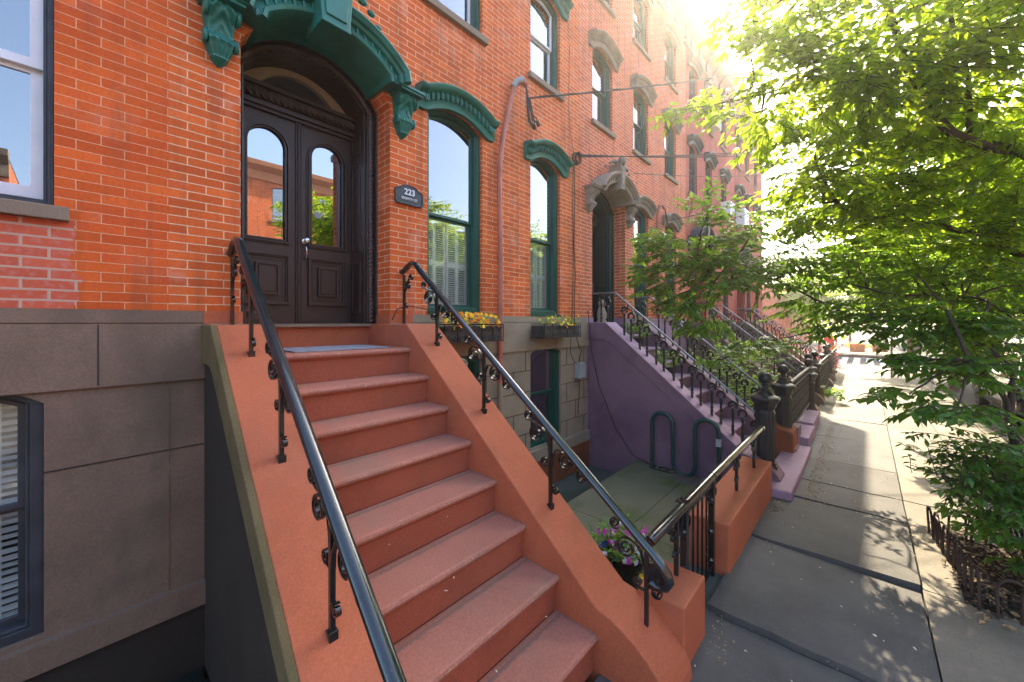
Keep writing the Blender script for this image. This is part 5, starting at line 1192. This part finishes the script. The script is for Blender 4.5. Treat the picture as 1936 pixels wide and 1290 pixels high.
# person walking at the far kerb line
def person(x, y, rz):
    t = thing('person', 'distant walker in a red top and orange trousers near the corner fence', 'person', (x, y, 0), rz)
    sk = {'pel': (0, 0, .92, .13), 'chest': (0, .02, 1.28, .15), 'neck': (0, .03, 1.45, .055), 'head': (0, .05, 1.60, .095), 'top': (0, .05, 1.68, .07),
          'shl': (-.17, .02, 1.38, .06), 'ell': (-.23, -.05, 1.12, .04), 'hl': (-.22, .08, .90, .03), 'shr': (.17, .02, 1.38, .06), 'elr': (.23, .04, 1.12, .04), 'hr': (.22, .18, .93, .03),
          'hpl': (-.09, 0, .85, .09), 'kl': (-.09, .16, .48, .06), 'al': (-.09, .22, .09, .042), 'tl': (-.09, .33, .04, .035), 'hpr': (.09, 0, .85, .09), 'kr': (.09, .02, .48, .06), 'ar': (.09, -.22, .12, .042), 'tr': (.09, -.13, .04, .035)}
    def skin(name, ed, mat, gr=0):
        ks = []; [ks.append(k) for e in ed for k in e if k not in ks]
        me = bpy.data.meshes.new(name); me.from_pydata([sk[k][:3] for k in ks], [(ks.index(a), ks.index(b)) for a, b in ed], []); o = bpy.data.objects.new(name, me); C.objects.link(o); o.parent = t
        md = o.modifiers.new('skin', 'SKIN'); me.skin_vertices[0].data[0].use_root = True
        for i, k in enumerate(ks): me.skin_vertices[0].data[i].radius = (sk[k][3]+gr,)*2
        o.modifiers.new('sub', 'SUBSURF').levels = 2; o.modifiers['sub'].render_levels = 2; me.materials.append(M[mat]); return o
    skin('body', [('pel', 'chest'), ('chest', 'neck'), ('neck', 'head'), ('head', 'top'), ('chest', 'shl'), ('shl', 'ell'), ('ell', 'hl'), ('chest', 'shr'), ('shr', 'elr'), ('elr', 'hr'), ('pel', 'hpl'), ('hpl', 'kl'), ('kl', 'al'), ('al', 'tl'), ('pel', 'hpr'), ('hpr', 'kr'), ('kr', 'ar'), ('ar', 'tr')], 'skin')
    skin('top', [('pel', 'chest'), ('chest', 'shl'), ('chest', 'shr'), ('shl', 'ell'), ('shr', 'elr')], 'cloth_red', .018)
    skin('trousers', [('pel', 'hpl'), ('hpl', 'kl'), ('kl', 'al'), ('pel', 'hpr'), ('hpr', 'kr'), ('kr', 'ar')], 'cloth_orange', .02)
    m = MB(); m.ball((0, .03, 1.65), .115, 1, 1.1, 1, 12, 8); m.build('hair', 'hair', t, smooth=True)
person(24.6, -2.35, R(-80))

# ---------------------------------------------------------------- opposite side and beyond
def block(x0, x1, y, z, dirn, wall, label, storeys, nwin, trim='sill', roofc='maroon', group=None):
    """plain row building facing +y (dirn=1) or -y (dirn=-1), local front at y"""
    h = thing('row_building', label, 'building', ((x0+x1)/2, y, 0), 0 if dirn < 0 else PI, group); w_ = (x1-x0)/2
    holes = []
    for s_ in range(storeys):
        for k in range(nwin):
            xc = -w_+2*w_*(k+.5)/nwin; holes.append((xc-.45, xc+.45, 1.0+s_*3.1, 2.6+s_*3.1, .12))
    m = MB(); m.holed([(-w_, -.5), (-w_, z), (w_, z), (w_, -.5)], [opening(*q, n=6) for q in holes], 0, .2); m.box(-w_, w_, 7.9, 8, -.5, z)
    m.add([(-w_, 0, -.5), (-w_, 8, -.5), (-w_, 8, z), (-w_, 0, z)], [(0, 1, 2, 3)]); m.add([(w_, 0, -.5), (w_, 8, -.5), (w_, 8, z), (w_, 0, z)], [(0, 1, 2, 3)]); m.build('wall', wall, h)
    m = MB(); m.box(-w_, w_, 0.01, 8, z, z+.1); m.build('roof', 'roof', h)
    for q in holes:
        m = MB(); ring(m, opening(*q, n=6), inset(*q, .07, 6), .05, .12); m.box(q[0]+.05, q[1]-.05, .06, .10, (q[2]+q[3])/2-.03, (q[2]+q[3])/2+.03); m.box(q[0]-.08, q[1]+.08, -.06, .06, q[2]-.1, q[2]-.002); wi = m.build('window', trim, h)
        m = MB(); m.pane(inset(*q, .06, 6), .08); m.build('pane', 'glass', wi)
    m = MB(); m.box(-w_+.05, w_-.05, 1.2, 1.22, -.4, z-.1); m.build('room_backdrop', 'dark', h)
    m = MB(); m.prism([(0, z-.5), (-.08, z-.5), (-.12, z-.1), (-.45, z+.1), (-.5, z+.3), (0, z+.3)], 'x', -w_, w_); m.build('cornice', roofc, h)
block(-30, -12, -17.2, 8.5, 1, 'brick1', 'opposite brick row left of the entrance view', 2, 8)
block(-11.9, -1.5, -17.2, 7.4, 1, 'brick2', 'lower orange brick row across the street', 2, 5, 'sill', 'sill')
block(4.0, 12, -17.2, 9.6, 1, 'brick1', 'tall brick building across the street with a heavy cornice', 3, 4, 'sill', 'planter')
block(12.1, 24, -17.2, 8.0, 1, 'brick3', 'rose brick building across the street near the crossing', 2, 5)
block(36, 52, .5, 5.0, -1, 'brick2', 'brick building with white trim beyond the crossing on the near side', 1, 8, 'white', 'white')
block(36, 56, -17.5, 10, 1, 'brick2', 'brick building beyond the crossing across the street', 3, 8)
block(60, 80, -12, 7, -1, 'cream', 'distant pale building closing the street', 2, 8, 'white', 'white') if False else None

hz = MB(); hz.box(-31, 90, -30, 45, -1.6, 15); ho = hz.build('glow_haze', 'roof'); M['glow_haze'] = bpy.data.materials.new('glow_haze'); M['glow_haze'].use_nodes = True  # air volume added to give the glow of lens glare around the sun
hn = M['glow_haze'].node_tree; hn.nodes.clear(); ov = hn.nodes.new('ShaderNodeOutputMaterial'); pv = hn.nodes.new('ShaderNodeVolumePrincipled'); pv.inputs['Density'].default_value = .0034; pv.inputs['Anisotropy'].default_value = .8; pv.inputs['Color'].default_value = (1, .95, .9, 1)
hn.links.new(pv.outputs[0], ov.inputs['Volume']); ho.data.materials.clear(); ho.data.materials.append(M['glow_haze']); tag(ho, kind='stuff')
